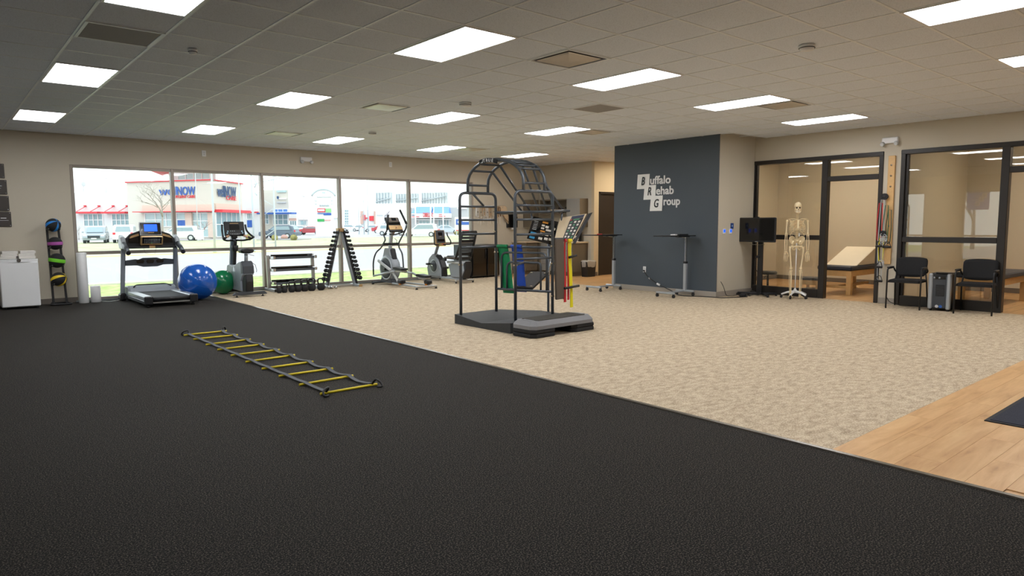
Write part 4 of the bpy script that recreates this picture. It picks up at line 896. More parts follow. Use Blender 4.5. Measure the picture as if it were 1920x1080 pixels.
MB().prism(octo(-hx+.14, -hy+.06, hx-.14, hy-.06, .02), .10, .106, 'xy').build('grip_mat', mat('grip_mat', '38352f', .85, var=.15, scale=60, bump=.5), t)
for s_ in (-1, 1):
    MB().prism([(s_*(hx-.14), -.09), (s_*(hx-.14), .09), (s_*(hx-.06), .07), (s_*(hx-.06), -.07)][::s_], .10, .104, 'xy').build('end_pad', SOLE, t)
for k, x in enumerate((SX0+.22, SX1-.20)):
    for z in (0, .053):
        c = Matrix.Rotation(.03, 4, 'Z') @ Vector((x-(SX0+SX1)/2, 0, 0))
        r_ = MB().prism(octo(-.22, -.215, .22, .215, .06), .0, .05, 'xy', bev=.012).build('step_riser', BLKR, None, (c.x+(SX0+SX1)/2, c.y+(SY0+SY1)/2, z+.0005)); r_.rotation_euler = (0, 0, .03)
        tag(r_, 'black step riser under the %s end of the step platform, %s one' % ('left' if k == 0 else 'right', 'lower' if z == 0 else 'upper'), 'riser', 'risers under the aerobic step')

# ------------------------------------------------------------------ agility ladder
LX0, LX1 = 2.44, 2.87; t = thing('agility_ladder', 'yellow rung agility ladder lying flat on the black turf', 'agility ladder', (2.65, 7.3, 0))
ys = [9.33, 8.90, 8.42, 7.98, 7.52, 7.08, 6.62, 6.18, 5.74, 5.30]
for k, y in enumerate(ys):
    wob = .012*math.sin(k*2.1)
    wb(MB().tube([(LX0-.05, y+wob, .013), (LX1+.05, y-wob, .013)], .011, 8), 'rung', YEL, t)
for s_, X in ((-1, LX0), (1, LX1)):
    pts = []
    for k in range(len(ys)-1):
        for q in range(4):
            f = q/4; pts.append(V(X-s_*.02*math.sin(PI*f), lerp(V(0, ys[k], 0), V(0, ys[k+1], 0), f).y, .012+.018*(1-math.sin(PI*f))))
    pts.append(V(X, ys[-1], .028))
    mb = MB(); w = .02
    for i in range(len(pts)-1):
        a, b_ = pts[i], pts[i+1]; mb.quadslab([a-V(w, 0, 0), a+V(w, 0, 0), b_+V(w, 0, 0), b_-V(w, 0, 0)], -.003)
    wb(mb, 'side_strap', STRAP, t)
    for y in (ys[0], ys[-1]):
        sg = 1 if y > 7 else -1
        wb(MB().tube(rnd([(X, y, .02), (X+.02, y+sg*.03, .07), (X+s_*.05, y+sg*.05, .05), (X+s_*.06, y+sg*.09, .006), (X+s_*.01, y+sg*.07, .006)], .03), .010, 5), 'buckle_strap', BLACK, t)

# ------------------------------------------------------------------ kitchenette
t = thing('base_cabinet', 'taupe base cabinet with drawer fronts coloured window-lit grey under the microwave', 'cabinet', (13.0, 12.87, 0))
wb(MB().b2((13.02, 12.87, .1), (XK-.003, 14.79, .88)).b2((13.06, 12.89, 0), (XK-.003, 14.79, .1)), 'body', CABE, t)
for k in range(2):
    y0 = 12.885+k*.62
    for q, (z0, z1) in enumerate(((.11, .29), (.30, .48), (.49, .67), (.68, .87))):
        d_ = wb(MB().b2((12.998, y0, z0), (13.018, y0+.61, z1), .003), 'drawer', CABF, t); wb(MB().tube(rnd([(12.998, y0+.25, (z0+z1)/2), (12.97, y0+.25, (z0+z1)/2), (12.97, y0+.36, (z0+z1)/2), (12.998, y0+.36, (z0+z1)/2)], .01), .005, 6), 'handle', CHROME, d_)
t = thing('base_cabinet', 'brown four drawer base cabinet against the far wall in kitchenette', 'cabinet', (12.53, 14.2, 0))
wb(MB().b2((12.53, 14.22, .1), (12.985, 14.79, .88)).b2((12.55, 14.26, 0), (12.985, 14.79, .1)), 'body', CABE, t)
for q, (z0, z1) in enumerate(((.11, .29), (.30, .48), (.49, .67), (.68, .87))):
    d_ = wb(MB().b2((12.54, 14.198, z0), (12.975, 14.218, z1), .003), 'drawer', CABE, t); wb(MB().tube(rnd([(12.70, 14.198, (z0+z1)/2), (12.70, 14.17, (z0+z1)/2), (12.81, 14.17, (z0+z1)/2), (12.81, 14.198, (z0+z1)/2)], .01), .005, 6), 'handle', CHROME, d_)
o = MB().prism([(12.50, 14.17), (12.97, 14.17), (12.97, 12.84), (XK-.002, 12.84), (XK-.002, 14.797), (12.50, 14.797)], .881, .921, 'xy', bev=.004).build('countertop', COUNT); tag(o, 'beige L shaped kitchenette countertop', 'countertop')
t = thing('wall_cabinet', 'wall cabinet with door coloured window-lit grey and taupe side panel above the microwave', 'cabinet', (13.27, 12.87, 1.31))
wb(MB().b2((13.29, 12.87, 1.31), (XK-.003, 13.37, 2.08), .002), 'body', CABE, t); wb(MB().b2((13.27, 12.875, 1.312), (13.288, 13.365, 2.078), .003), 'door', CABF, t)
t = thing('open_shelf_cabinet', 'open taupe wall shelf unit holding glassware', 'shelf', (13.27, 13.37, 1.68))
wb(MB().b2((13.27, 13.375, 2.05), (XK-.003, 14.44, 2.08)).b2((13.27, 13.375, 1.66), (XK-.003, 14.44, 1.69)).b2((13.27, 14.41, 1.69), (XK-.003, 14.44, 2.05)).b2((XK-.02, 13.375, 1.69), (XK-.003, 14.41, 2.05)), 'case', CABE, t)
t = thing('wall_cabinet', 'brown wall cabinet on the far wall in the kitchenette corner', 'cabinet', (12.95, 14.47, 1.31))
wb(MB().b2((12.95, 14.49, 1.31), (13.26, 14.795, 2.08), .002), 'body', CABE, t)
for x in (12.955, 13.11): wb(MB().b2((x, 14.472, 1.312), (x+.15, 14.488, 2.078), .003), 'door', CABE, t)
AMB = glass_mat('amber_glass', (.75, .45, .2), 1.5)
for k, (y, z, h_, m_, nm) in enumerate(((13.50, 1.69, .17, CLEAR, 'tall clear'), (13.62, 1.69, .13, AMB, 'amber'), (13.75, 1.69, .16, CLEAR, 'round clear'))):
    o = MB().lathe([(0, 0), (.03, 0), (.038, h_*.5), (.036, h_), (.033, h_), (.034, h_*.5), (.026, .01), (0, .01)], n=14).build('drinking_glass', m_, None, (13.38, y, z)); tag(o, nm+' glass on the open kitchenette shelf', 'glass')
t = thing('microwave', 'black microwave on the kitchenette counter', 'microwave', (13.30, 13.25, .921))
wb(MB().b2((13.12, 13.02, .932), (13.52, 13.50, 1.20), .012), 'body', BLACK, t); wb(MB().b2((13.10, 13.14, .94), (13.12, 13.49, 1.19), .004), 'door', BLKG, t); wb(MB().b2((13.105, 13.03, .94), (13.12, 13.13, 1.19), .003), 'key_panel', DGREY, t)
wb(MB().tube([(13.095, 13.15, .97), (13.095, 13.15, 1.16)], .008, 8), 'handle', GREYP, t)
for x in (13.15, 13.49):
    for y in (13.05, 13.47): wb(MB().lathe([(.012, .921), (.012, .934)], (x, y, 0), 8), 'foot', BLACK, t)
o = MB().lathe([(.06, 0), (.055, .008), (.02, .012), (.02, .02), (.05, .05), (.055, .12), (.04, .15), (0, .155)], n=16).build('soap_bottle', TOWEL, None, (13.25, 12.95, .922)); tag(o, 'small pale bottle on the counter beside the microwave', 'bottle')
t = thing('trash_can', 'black trash can with clear liner beside the taupe cabinet', 'trash can', (13.30, 12.56, 0))
MB().prism([(-.15, .0), (.15, .0), (.19, .40), (-.19, .40)], -.11, .11, 'xz', bev=.015).build('bin', BLACK, t)
lm = MB(); R = random.Random(3); n = 28; vs = []
for z, k in ((.26, 1.03), (.34, 1.07), (.41, 1.10), (.43, 1.04), (.36, .93)):
    for q in range(n):
        a = 2*PI*q/n; ca, sa = math.cos(a), math.sin(a); e = (abs(ca)**4+abs(sa)**4)**-.25; vs.append((.185*k*ca*e*.97+R.uniform(-.006, .006), .12*k*sa*e+R.uniform(-.006, .006), z+R.uniform(-.012, .012)))
lm.add(vs, [(i*n+q, i*n+(q+1) % n, (i+1)*n+(q+1) % n, (i+1)*n+q) for i in range(4) for q in range(n)], 0, True)
lm.build('liner', mat('clear_liner', 'dedad2', .3, alpha=.5), t)
# black cabinets below a dark shelf under the belts
o = MB().b2((10.50, 14.12, .83), (11.62, 14.79, .865), .004).build('counter_shelf', DKMET); tag(o, 'dark worktop over the two black refrigerators by the window end', 'worktop')
for k, (x0, x1, nm) in enumerate(((10.66, 11.12, 'left'), (11.15, 11.56, 'right'))):
    t = thing('black_refrigerator', '%s one of two black undercounter refrigerators near the window end' % nm, 'refrigerator', ((x0+x1)/2, 14.4, 0))
    wb(MB().b2((x0, 14.22, .03), (x1, 14.78, .82), .01), 'body', BLACK, t); wb(MB().b2((x0, 14.16, .05), (x1, 14.215, .815), .014), 'door', BLKG, t)
    wb(MB().tube([(x1-.04, 14.145, .5), (x1-.04, 14.145, .75)], .008, 8), 'handle', BLACK, t)
    for a in (x0+.05, x1-.05):
        for c in (14.25, 14.7): wb(MB().lathe([(.02, 0), (.02, .032)], (a, c, 0), 8), 'foot', BLACK, t)
for s_, x in ((0, 10.54), (1, 11.60)): pass
o = MB().b2((10.50, 14.16, 0), (10.53, 14.78, .829), .003).build('end_panel', DKMET); tag(o, 'dark end panel holding up the worktop beside the recumbent bike', 'panel')
o = MB().b2((11.585, 14.16, 0), (11.615, 14.78, .829), .003).build('end_panel', TOWEL); tag(o, 'pale end panel holding up the worktop on the kitchenette side', 'panel')
# gait belts on a rail and a traction harness, black holder
t = thing('belt_rail', 'wall rail behind the hanging gait belts', 'rail', (11.7, YW, 1.85))
MB().b2((-.55, -.02, -.03), (.45, -.002, .03), .004).build('backboard', PINE, t)
for k in range(9): MB().tube([(-.48+.11*k, -.02, .0), (-.48+.11*k, -.12, .01), (-.48+.11*k, -.13, .03)], .006, 6).build('peg', CHROME, t)
BC = ['white', 'cream', 'tan', 'white', 'tan', 'cream', 'tan', 'brown striped']
BM = {'white': TOWEL, 'cream': CREAMV, 'tan': CANVAS, 'brown striped': mat('belt_brown', '8a6c50', .9)}
for k in range(8):
    x = 11.22+.11*k; c = BC[k]; t = thing('gait_belt', '%s looped gait belt, %s from the window on the wall rail' % (c, ['first', 'second', 'third', 'fourth', 'fifth', 'sixth', 'seventh', 'last'][k]), 'belt', (x, YW-.1, 1.86), 0, 'gait belts hanging on the wall rail')
    l = .26+.03*math.sin(k*2.3); m = MB(); w = .028
    pth = rnd([(-.02, 0, 0), (-.03-.02*math.sin(k), 0, -l), (.045, 0, -l-.01), (.03, 0, 0), (-.02, 0, .01)], .03)
    for i in range(len(pth)-1):
        a, b_ = pth[i], pth[i+1]; m.quadslab([a-V(0, w, 0), a+V(0, w, 0), b_+V(0, w, 0), b_-V(0, w, 0)], .004)
    m.build('webbing', BM[c], t)
    MB().tube(rnd([(.03, 0, -l+.02), (.05-.03*(k % 3), .0, -l-.12), (.02, 0, -l-.2-.02*(k % 2))], .03), .006, 5).build('loose_end', TOWEL, t)
    MB().box((.03, 0, -l*.5), (.012, .06, .03), None, .003).build('buckle', CHROME, t)
t = thing('traction_harness', 'tan canvas traction harness hanging by the black wall holder', 'harness', (12.15, YW-.06, 1.80))
MB().prism([(-.18, .0), (-.16, .10), (.06, .11), (.14, .05), (.10, -.05), (-.10, -.06)], -.04, .03, 'xz', bev=.015).build('padded_belt', CANVAS, t)
MB().prism([(.0, -.05), (.16, .0), (.24, -.36), (.19, -.40), (.02, -.14)], -.01, .02, 'xz', bev=.004).build('hanging_flap', CANVAS, t)
MB().tube(rnd([(-.12, -.02, -.05), (.0, -.03, -.20), (.14, -.02, -.30), (.2, -.02, -.36)], .06), .008, 6).build('edge_cord', mat('belt_brown', '8a6c50'), t)
t = thing('wall_holder', 'black plastic wall holder between the harness and the kitchenette', 'holder', (12.52, YW, 1.50))
MB().b2((-.20, -.05, -.20), (.18, -.002, .20), .02).build('back', BLACK, t); MB().b2((-.17, -.10, -.20), (-.02, -.05, .17), .02).build('pocket', BLKG, t); MB().b2((.02, -.10, -.20), (.15, -.05, .10), .02).build('pocket', BLKG, t)
MB().b2((-.06, -.09, -.25), (.08, -.03, -.205), .006).build('white_tab', WHITE, t)
# ------------------------------------------------------------------ slate wall: lettered sign, outlet, thermostats
LX = 11.36
t = thing('logo_sign', 'white Buffalo Rehab Group lettering with three tilted squares on the slate wall', 'sign', (LX, 8.8, 2.0))
SQ = mat('sign_square', 'eeeeec', .5, var=.03); SQD = mat('sign_letter_dark', '1b2024', .5)
sq = [([(9.33, 2.42), (9.02, 2.42), (9.035, 2.12), (9.35, 2.12)], .000), ([(9.145, 2.19), (8.85, 2.19), (8.865, 1.895), (9.17, 1.895)], .004), ([(8.97, 1.97), (8.675, 1.97), (8.69, 1.66), (9.0, 1.66)], .008)]
for poly, off in sq:
    wb(MB().prism(poly, LX-.006-off, LX-.001-off, 'yz'), 'square', SQ, t)
TF = lambda y, z, off: frame((LX-off, y, z), (0, -1, 0), (0, 0, 1))
for ch, y, z, h_ in (('B', 9.235, 2.20, .165), ('R', 9.068, 1.985, .165), ('G', 8.905, 1.735, .165)):
    wb(textmb(ch, h_/.70, .0015, shear=.22, bold=.004).xf(TF(y, z, .018) @ Matrix.Diagonal((.72, 1, 1, 1))), 'dark_initial', SQD, t)
for tx, y, z, w, h_ in (('uffalo', 9.01, 2.21, .52, .20), ('ehab', 8.85, 1.995, .44, .20), ('roup', 8.665, 1.775, .41, .20)):
    mb = textmb(tx, .225, .003, bold=.0055); mx_ = max(v[0] for v in mb.v); wb(mb.xf(TF(y, z, .008) @ Matrix.Diagonal((w/mx_, 1, 1, 1))), 'lettering', WHITE, t)
t = thing('wall_outlet', 'white wall outlet low on the slate wall', 'outlet', (LX, 9.12, .45))
MB().box((-.004, 0, 0), (.008, .075, .12), None, .003).build('plate', WHITE, t)
for z in (-.025, .025): MB().box((-.010, 0, z), (.005, .035, .03), None, .002).build('socket', LGREY, t)
o = MB().tube(rnd([(LX-.02, 9.12, .42), (LX-.05, 9.11, .43), (LX-.05, 9.0, .30), (LX-.07, 8.72, .17), (LX-.12, 8.3, .05), (11.1, 8.1, .012), (11.05, 7.9, .010), (11.22, 7.6, .008), (11.30, 7.2, .008), (11.8, 7.0, .008)], .06), .009, 6).build('extension_cord', BLACK); tag(o, 'black extension cord sloping from the outlet down along the slate wall', 'cord')
MB().box((LX-.05, 9.10, .425), (.04, .03, .03), None, .006).build('plug', BLACK, o); MB().box((LX-.075, 8.70, .165), (.03, .09, .035), RX(.35), .008).build('power_block', WHITE, o)
MB().box((LX-.055, 8.95, .272), (.02, .04, .02), RX(.7), .004).build('wire_nut', LGREY, o)
for k, (x, lb) in enumerate(((11.56, 'white thermostat with blue display, left one of two'), (11.78, 'white thermostat with blue display, right one beside the blue label'))):
    t = thing('thermostat', lb, 'thermostat', (x, 7.4, 1.25), 0); MB().box((0, -.012, 0), (.085, .024, .10), None, .006).build('case', WHITE, t); MB().box((0, -.026, .008), (.055, .004, .055)).build('screen', SCRB, t)
t = thing('blue_label', 'small dark blue notice with a white mark above the thermostats', 'notice', (11.85, 7.4, 1.35)); MB().box((0, -.003, 0), (.10, .005, .11)).build('sheet', mat('notice_blue', '1d4288', .5), t); MB().box((0, -.007, .005), (.03, .002, .035)).build('mark', mat('notice_pale', 'a8c4e0', .5), t)
# blue window film with the same lettering on the left wall window (seen mirrored in the partition glass)
fm = bpy.data.materials.new('blue_window_film'); fm.use_nodes = True; N_, L_, b_n = nodes_of(fm); b_n.inputs['Base Color'].default_value = s2l('2f5fae')+(1,); b_n.inputs['Roughness'].default_value = .4
tr_ = N_.new('ShaderNodeBsdfTranslucent'); tr_.inputs['Color'].default_value = s2l('8fb8f5')+(1,); mx_n = N_.new('ShaderNodeMixShader'); mx_n.inputs[0].default_value = .85
L_.new(b_n.outputs[0], mx_n.inputs[1]); L_.new(tr_.outputs[0], mx_n.inputs[2]); L_.new(mx_n.outputs[0], N_['Material Output'].inputs['Surface'])
t = thing('window_film_sign', 'blue window sign with Buffalo Rehab Group lettering, seen mirrored in the partition glass', 'sign', (XL-.07, 7.96, 2.15))
wb(MB().b2((XL-.072, 7.62, 1.83), (XL-.068, 8.30, 2.48)), 'film', fm, t)
for ch, tx, y, z in (('B', 'uffalo', 7.70, 2.33), ('R', 'ehab', 7.80, 2.19), ('G', 'roup', 7.90, 2.05)):
    wb(MB().b2((XL-.068, y, z-.08), (XL-.064, y+.15, z+.08)), 'square', SQ, t)
    wb(textmb(ch, .13, .001).xf(frame((XL-.062, y+.04, z-.05), (0, 1, 0), (0, 0, 1))), 'initial', SQD, t); wb(textmb(tx, .12, .001).xf(frame((XL-.066, y+.16, z-.05), (0, 1, 0), (0, 0, 1))), 'lettering', WHITE, t)
# ------------------------------------------------------------------ two rolling tables
def overbed(x, y, lb, items):
    t = thing('rolling_table', lb, 'table', (x, y, 0), 0)     # column at local (0,0), base reaches to -x
    MB().box((-.36, 0, 1.168), (.80, .40, .018), None, .006).build('tabletop', BLACK, t)
    MB().b2((-.30, -.05, 1.135), (.05, .05, 1.158), .006).build('support_bracket', DKMET, t)
    MB().tube([(-.26, -.06, 1.14), (-.26, -.16, 1.135), (-.22, -.18, 1.13)], .007, 6).build('height_lever', CHROME, t)
    MB().b2((-.03, -.03, .08), (.03, .03, .66), .006).build('outer_column', SILV, t); MB().b2((-.02, -.02, .64), (.02, .02, 1.14), .004).build('inner_column', CHROME, t); MB().b2((-.034, -.034, .62), (.034, .034, .665), .006).build('column_collar', BLACK, t)
    MB().b2((-.62, -.02, .07), (.04, .02, .10), .006).build('base_beam', SILV, t)
    for xx in (-.62, .0):
        f_ = MB().b2((xx-.025, -.21, .068), (xx+.025, .21, .105), .008).build('foot_bar', SILV, t)
        for yy in (-.19, .19):
            w_ = MB().tube([(xx-.015, yy, .03), (xx+.015, yy, .03)], .03, 14); w_.b2((xx-.02, yy-.015, .03), (xx-.015, yy+.015, .07)).b2((xx+.015, yy-.015, .03), (xx+.02, yy+.015, .07)).b2((xx-.02, yy-.015, .06), (xx+.02, yy+.015, .07)); w_.build('caster', BLACK, f_)
    return t
overbed(11.13, 9.77, 'rolling overbed table with black top at the left of the slate wall', 1)
overbed(11.24, 8.02, 'rolling overbed table with black top before the middle of the slate wall', 2)
o = MB().box((0, 0, 0), (.14, .05, .018), RZ(.2), .006).build('small_remote', BRED, None, (10.60, 9.70, 1.187)); tag(o, 'small red item on the left rolling table', 'item')
o = MB().box((0, 0, 0), (.12, .10, .022), RZ(.3), .008).build('white_device', WHITE, None, (10.80, 7.98, 1.189)); tag(o, 'small white device on the right rolling table', 'device')
o = MB().box((0, 0, 0), (.26, .16, .022), RZ(-.1), .008).build('black_tablet', BLACK, None, (11.04, 8.0, 1.189)); tag(o, 'flat black case lying on the right rolling table', 'case')
# ------------------------------------------------------------------ television on a stand
t = thing('television_stand', 'black floor stand with wide base carrying the television', 'stand', (12.27, 7.03, 0), -PI/2)
MB().tube(rnd([(-.32, -.24, .04), (-.05, .02, .04), (.05, .02, .04), (.32, -.24, .04)], .1), .026, 8).build('front_base_tube', BLACK, t); MB().tube(rnd([(-.28, .20, .04), (-.05, .0, .04), (.05, .0, .04), (.28, .16, .04)], .1), .026, 8).build('rear_base_tube', BLACK, t)
for x, y in ((-.32, -.24), (.32, -.24), (-.28, .18), (.28, .14)): MB().tube([(x-.015, y, .022), (x+.015, y, .022)], .022, 10).build('caster', BLACK, t)
MB().b2((-.05, -.02, .04), (.05, .04, 1.42), .01).build('column', BLACK, t); MB().b2((-.09, -.10, 1.05), (.09, -.02, 1.38), .01).build('mount_plate', DGREY, t)
MB().b2((-.14, -.15, .99), (.10, -.02, 1.0), .003).build('glass_shelf', CLEAR, t)
MB().tube(rnd([(-.06, .0, .78), (-.10, -.02, .70), (-.09, -.02, .55), (-.05, .0, .45)], .05), .006, 5).build('loose_cable', BLACK, t); MB().box((-.03, -.04, .75), (.07, .04, .04), None, .008).build('clip', BLACK, t)
t = thing('television', 'wide black television facing the room beside the slate wall block', 'television', (12.27, 7.03, 1.275), -PI/2)
MB().b2((-.38, -.15, -.235), (.38, -.10, .235), .012).build('body', BLACK, t); MB().b2((-.36, -.154, -.205), (.36, -.150, .215)).build('screen', BLKG, t)
MB().b2((-.03, -.153, -.228), (.03, -.151, -.222)).build('name_plate', LGREY, t); MB().b2((-.02, -.14, .235), (.03, -.11, .25), .004).build('webcam', BLACK, t)
o = MB().b2((-.10, -.06, 0), (.10, .06, .055), .012).build('power_adapter', BLACK, None, (11.86, 7.12, 0)); o.rotation_euler = (0, 0, .4); tag(o, 'black power strip box on the carpet before the television stand', 'power box')
R = random.Random(11); pts = []
for k in range(26): a = k*.62; pts.append((11.85+.16*math.cos(a)+.010*k, 7.18+.08*math.sin(a*1.3)-.006*k, .012+.022*abs(math.sin(k*1.7))))
o = MB().tube(pts, .0075, 6).build('cable_coil', BLACK); tag(o, 'tangled black cable on the carpet by the television base', 'cable')
o = MB().tube(rnd([(11.42, 7.34, .30), (11.46, 7.3, .20), (11.55, 7.3, .02), (11.7, 7.25, .01), (11.8, 7.2, .03)], .06), .006, 6).build('thin_cable', BLACK); tag(o, 'thin black cable hanging round the slate wall corner to the floor', 'cable')
# ------------------------------------------------------------------ skeleton
SK = thing('skeleton', 'ivory anatomical skeleton model hanging on a white rolling stand', 'skeleton', (12.27, 6.30, 0), -1.0); SK.scale = (.95, .95, 1.05)
ZK = [(0, 0), (.12, .12), (.455, .515), (.845, .92), (1.0, 1.10), (1.12, 1.205), (1.38, 1.40), (1.75, 1.75)]
def zmap(z):
    for (a, b), (c, d) in zip(ZK, ZK[1:]):
        if z <= c: return b+(z-a)*(d-b)/(c-a)
    return z
def sk(mb, name, m=BONE, parent=None):
    mb.v = [(x, y, zmap(z)) for x, y, z in mb.v]
    return mb.build(name, m, parent or SK)
sku = MB().ell((0, .015, 1.625), (.068, .088, .078), nu=20, nv=14).ell((0, -.045, 1.575), (.052, .035, .055), nu=16, nv=10)
sku.ell((.045, -.050, 1.578), (.018, .022, .012)).ell((-.045, -.050, 1.578), (.018, .022, .012)).ell((0, -.075, 1.545), (.028, .014, .018)).tube([(-.045, -.065, 1.617), (0, -.076, 1.620), (.045, -.065, 1.617)], .010, 6)
skl = sk(sku, 'skull')
EYE = mat('bone_hollow', '3a2c1e', .8)
for s_ in (-1, 1): sk(MB().ell((s_*.026, -.073, 1.594), (.017, .014, .015)), 'eye_socket', EYE, skl)
sk(MB().prism([(-.010, 1.555), (.010, 1.555), (0, 1.580)], -.094, -.066, 'xz'), 'nose_opening', EYE, skl)
jw = MB().tube(rnd([(-.052, .0, 1.575), (-.050, -.01, 1.525), (-.022, -.070, 1.502), (.022, -.070, 1.502), (.050, -.01, 1.525), (.052, .0, 1.575)], .03), .012, 8); sk(jw, 'jaw', BONE, skl)
te = MB()
for k in range(8):
    a = (k-3.5)*.19
    for z, h_ in ((1.531, .011), (1.518, .010)): te.box((.034*math.sin(a)*1.4, -.045-.038*math.cos(a)+.004, z), (.008, .006, h_), RZ(a))
sk(te, 'teeth', mat('teeth_ivory', 'f2e6cc', .4), skl)
sp = MB()
for k in range(7): sp.lathe([(.0, -.006), (.02, -.006), (.023, 0), (.02, .006), (0, .006)], (0, .02-.006*math.sin(k*.5), 1.385+.018*k), 10).box((0, .045, 1.385+.018*k), (.05, .02, .006))
for k in range(12): z = 1.10+.0235*k; sp.lathe([(0, -.009), (.021, -.009), (.019, 0), (.021, .009), (0, .009)], (0, .045+.018*math.sin((z-1.1)*10), z), 10).box((0, .08+.018*math.sin((z-1.1)*10), z-.008), (.008, .03, .010)).box((0, .055+.018*math.sin((z-1.1)*10), z), (.07, .012, .006))
for k in range(6): z = .935+.029*k; sp.lathe([(0, -.012), (.027, -.012), (.023, 0), (.027, .012), (0, .012)], (0, .02+.02*math.cos((z-.9)*9), z), 10).box((0, .035, z), (.09, .012, .008)).box((0, .07, z), (.008, .035, .016))
sk(sp, 'spine')
rib = MB()
for s_ in (-1, 1):
    for k in range(10):
        z0 = 1.365-.0235*k; w = [.075, .100, .118, .130, .138, .143, .145, .144, .138, .128][k]; d = [.045, .065, .078, .085, .088, .09, .088, .084, .078, .07][k]
        drop = .025+.010*k; fr_ = 1.0 if k < 7 else (.92, .80, .68)[k-7]; pts = []
        for q in range(13):
            a = PI*q/12*fr_; x = s_*(w*math.sin(a)+(.018 if q == 12 else 0)); y = .045+.0*k-(d)*(1-math.cos(a))*.95+.035*math.sin(a); z = z0-drop*(q/12)**1.1*1.6+(.02+.004*k)*(max(0, q-8)/4)
            pts.append((x, y, z))
        rib.tube(pts, .0072, 6)
    for k in range(2): rib.tube([(s_*.02, .06, 1.13-.022*k), (s_*.07, .09, 1.11-.022*k), (s_*.10, .06, 1.09-.022*k)], .0045, 5)
sk(rib, 'ribs')
sk(MB().prism([(-.026, 1.372), (.026, 1.372), (.016, 1.315), (.016, 1.19), (.0, 1.155), (-.016, 1.19), (-.016, 1.315)], -.130, -.118, 'xz', bev=.003), 'breastbone')
cg = MB()
for s_ in (-1, 1):
    for k in range(5): cg.tube([(s_*.014, -.124, 1.345-.034*k), (s_*.05, -.122+.004*k, 1.335-.036*k), (s_*.075, -.108+.004*k, 1.33-.042*k)], .0055, 5)
sk(cg, 'rib_cartilage', mat('cartilage_tan', 'cfa873', .6))
for s_ in (-1, 1):
    sk(MB().tube([(s_*.02, -.115, 1.375), (s_*.07, -.10, 1.392), (s_*.13, -.03, 1.392), (s_*.175, .01, 1.380)], [.009, .008, .007, .009], 7), 'collarbone')
    sk(MB().quadslab([(s_*.055, .115, 1.36), (s_*.135, .10, 1.365), (s_*.110, .115, 1.24), (s_*.06, .12, 1.22)], s_*.008).tube([(s_*.08, .12, 1.335), (s_*.13, .09, 1.37), (s_*.175, .03, 1.378)], .008, 6), 'shoulder_blade')
    ax = s_*.186
    sk(MB().tube([(ax-s_*.012, .02, 1.36), (ax, .02, 1.345), (ax, .02, 1.31), (ax+s_*.008, .02, 1.20), (ax+s_*.010, .02, 1.085), (ax+s_*.010, .02, 1.055), (ax+s_*.010, .02, 1.035)], [.020, .023, .015, .0115, .013, .024, .018], 10), 'upper_arm_bone')
    ar = MB()
    for dx, r in ((-.014, .0075), (.014, .007)): ar.tube([(ax+s_*(.010+dx), .02, 1.03), (ax+s_*(.012+dx), .012, 1.0), (ax+s_*(.012+dx*1.6), .004, .90), (ax+s_*(.012+dx), -.01, .79), (ax+s_*(.012+dx*.8), -.012, .775)], [.012, r, r*.85, r, .011], 7)
    sk(ar, 'forearm_bones')
    hb = MB()
    for q in range(4): hb.ell((ax+s_*(.012-.018+.012*q), -.013, .757), .0085, nu=8, nv=6).ell((ax+s_*(.012-.016+.011*q), -.013, .744), .008, nu=8, nv=6)
    hnd = sk(hb, 'hand')
    for q, L in enumerate((.072, .080, .076, .062)):
        x0 = ax+s_*(.012-.024+.0155*q); x1 = ax+s_*(.012-.034+.022*q); z = .735; pts = [(x0, -.014, z), ((x0+x1)/2, -.020, z-.03), (x1, -.024, z-.062), (x1, -.030, z-.066), (x1, -.036, z-.066-L*.5), (x1, -.036, z-.070-L*.5), (x1-s_*.001, -.030, z-.066-L*.8), (x1, -.024, z-.066-L*1.05)]
        sk(MB().tube(pts, [.006, .0042, .0062, .0058, .0048, .0055, .0042, .003], 6), 'finger', BONE, hnd)
    sk(MB().tube([(ax-s_*.010, -.018, .75), (ax-s_*.030, -.036, .722), (ax-s_*.036, -.042, .695), (ax-s_*.036, -.044, .668)], [.0065, .0055, .0058, .0035], 6), 'thumb', BONE, hnd)
pv = MB()
for s_ in (-1, 1):
    wing = [(.020, .905), (.030, .955), (.055, .990), (.090, 1.006), (.122, .996), (.137, .972), (.130, .935), (.105, .895), (.080, .865), (.055, .872), (.035, .885)]
    vs = [(s_*x, .065-.085*(x/.137)**1.3+o, z) for o in (0, .014) for x, z in wing]; n = len(wing)
    cx_, cz_ = .078, .945; vs += [(s_*cx_, .045+o, cz_) for o in (0, .014)]
    pv.add(vs, [(i, (i+1) % n, 2*n) for i in range(n)]+[(n+(i+1) % n, n+i, 2*n+1) for i in range(n)]+[(i, n+i, n+(i+1) % n, (i+1) % n) for i in range(n)])
    pv.tube([(s_*x, .065-.085*(x/.137)**1.3+.007, z) for x, z in wing[1:8]], .010, 6)
    pv.tube(rnd([(s_*.010, -.055, .855), (s_*.055, -.035, .845), (s_*.078, .0, .83), (s_*.060, .02, .78), (s_*.028, -.02, .80), (s_*.008, -.05, .838)], .03), .011, 7)
    pv.tube([(s_*.078, .0, .86), (s_*.085, .0, .835)], .026, 10).tube([(s_*.06, -.02, .93), (s_*.078, .0, .86)], .018, 8)
pv.ell((0, .055, .925), (.045, .022, .045)).tube([(0, .06, .89), (0, .055, .85), (0, .035, .825)], [.018, .012, .005], 8).box((0, -.055, .846), (.03, .018, .028), None, .006)
sk(pv, 'pelvis')
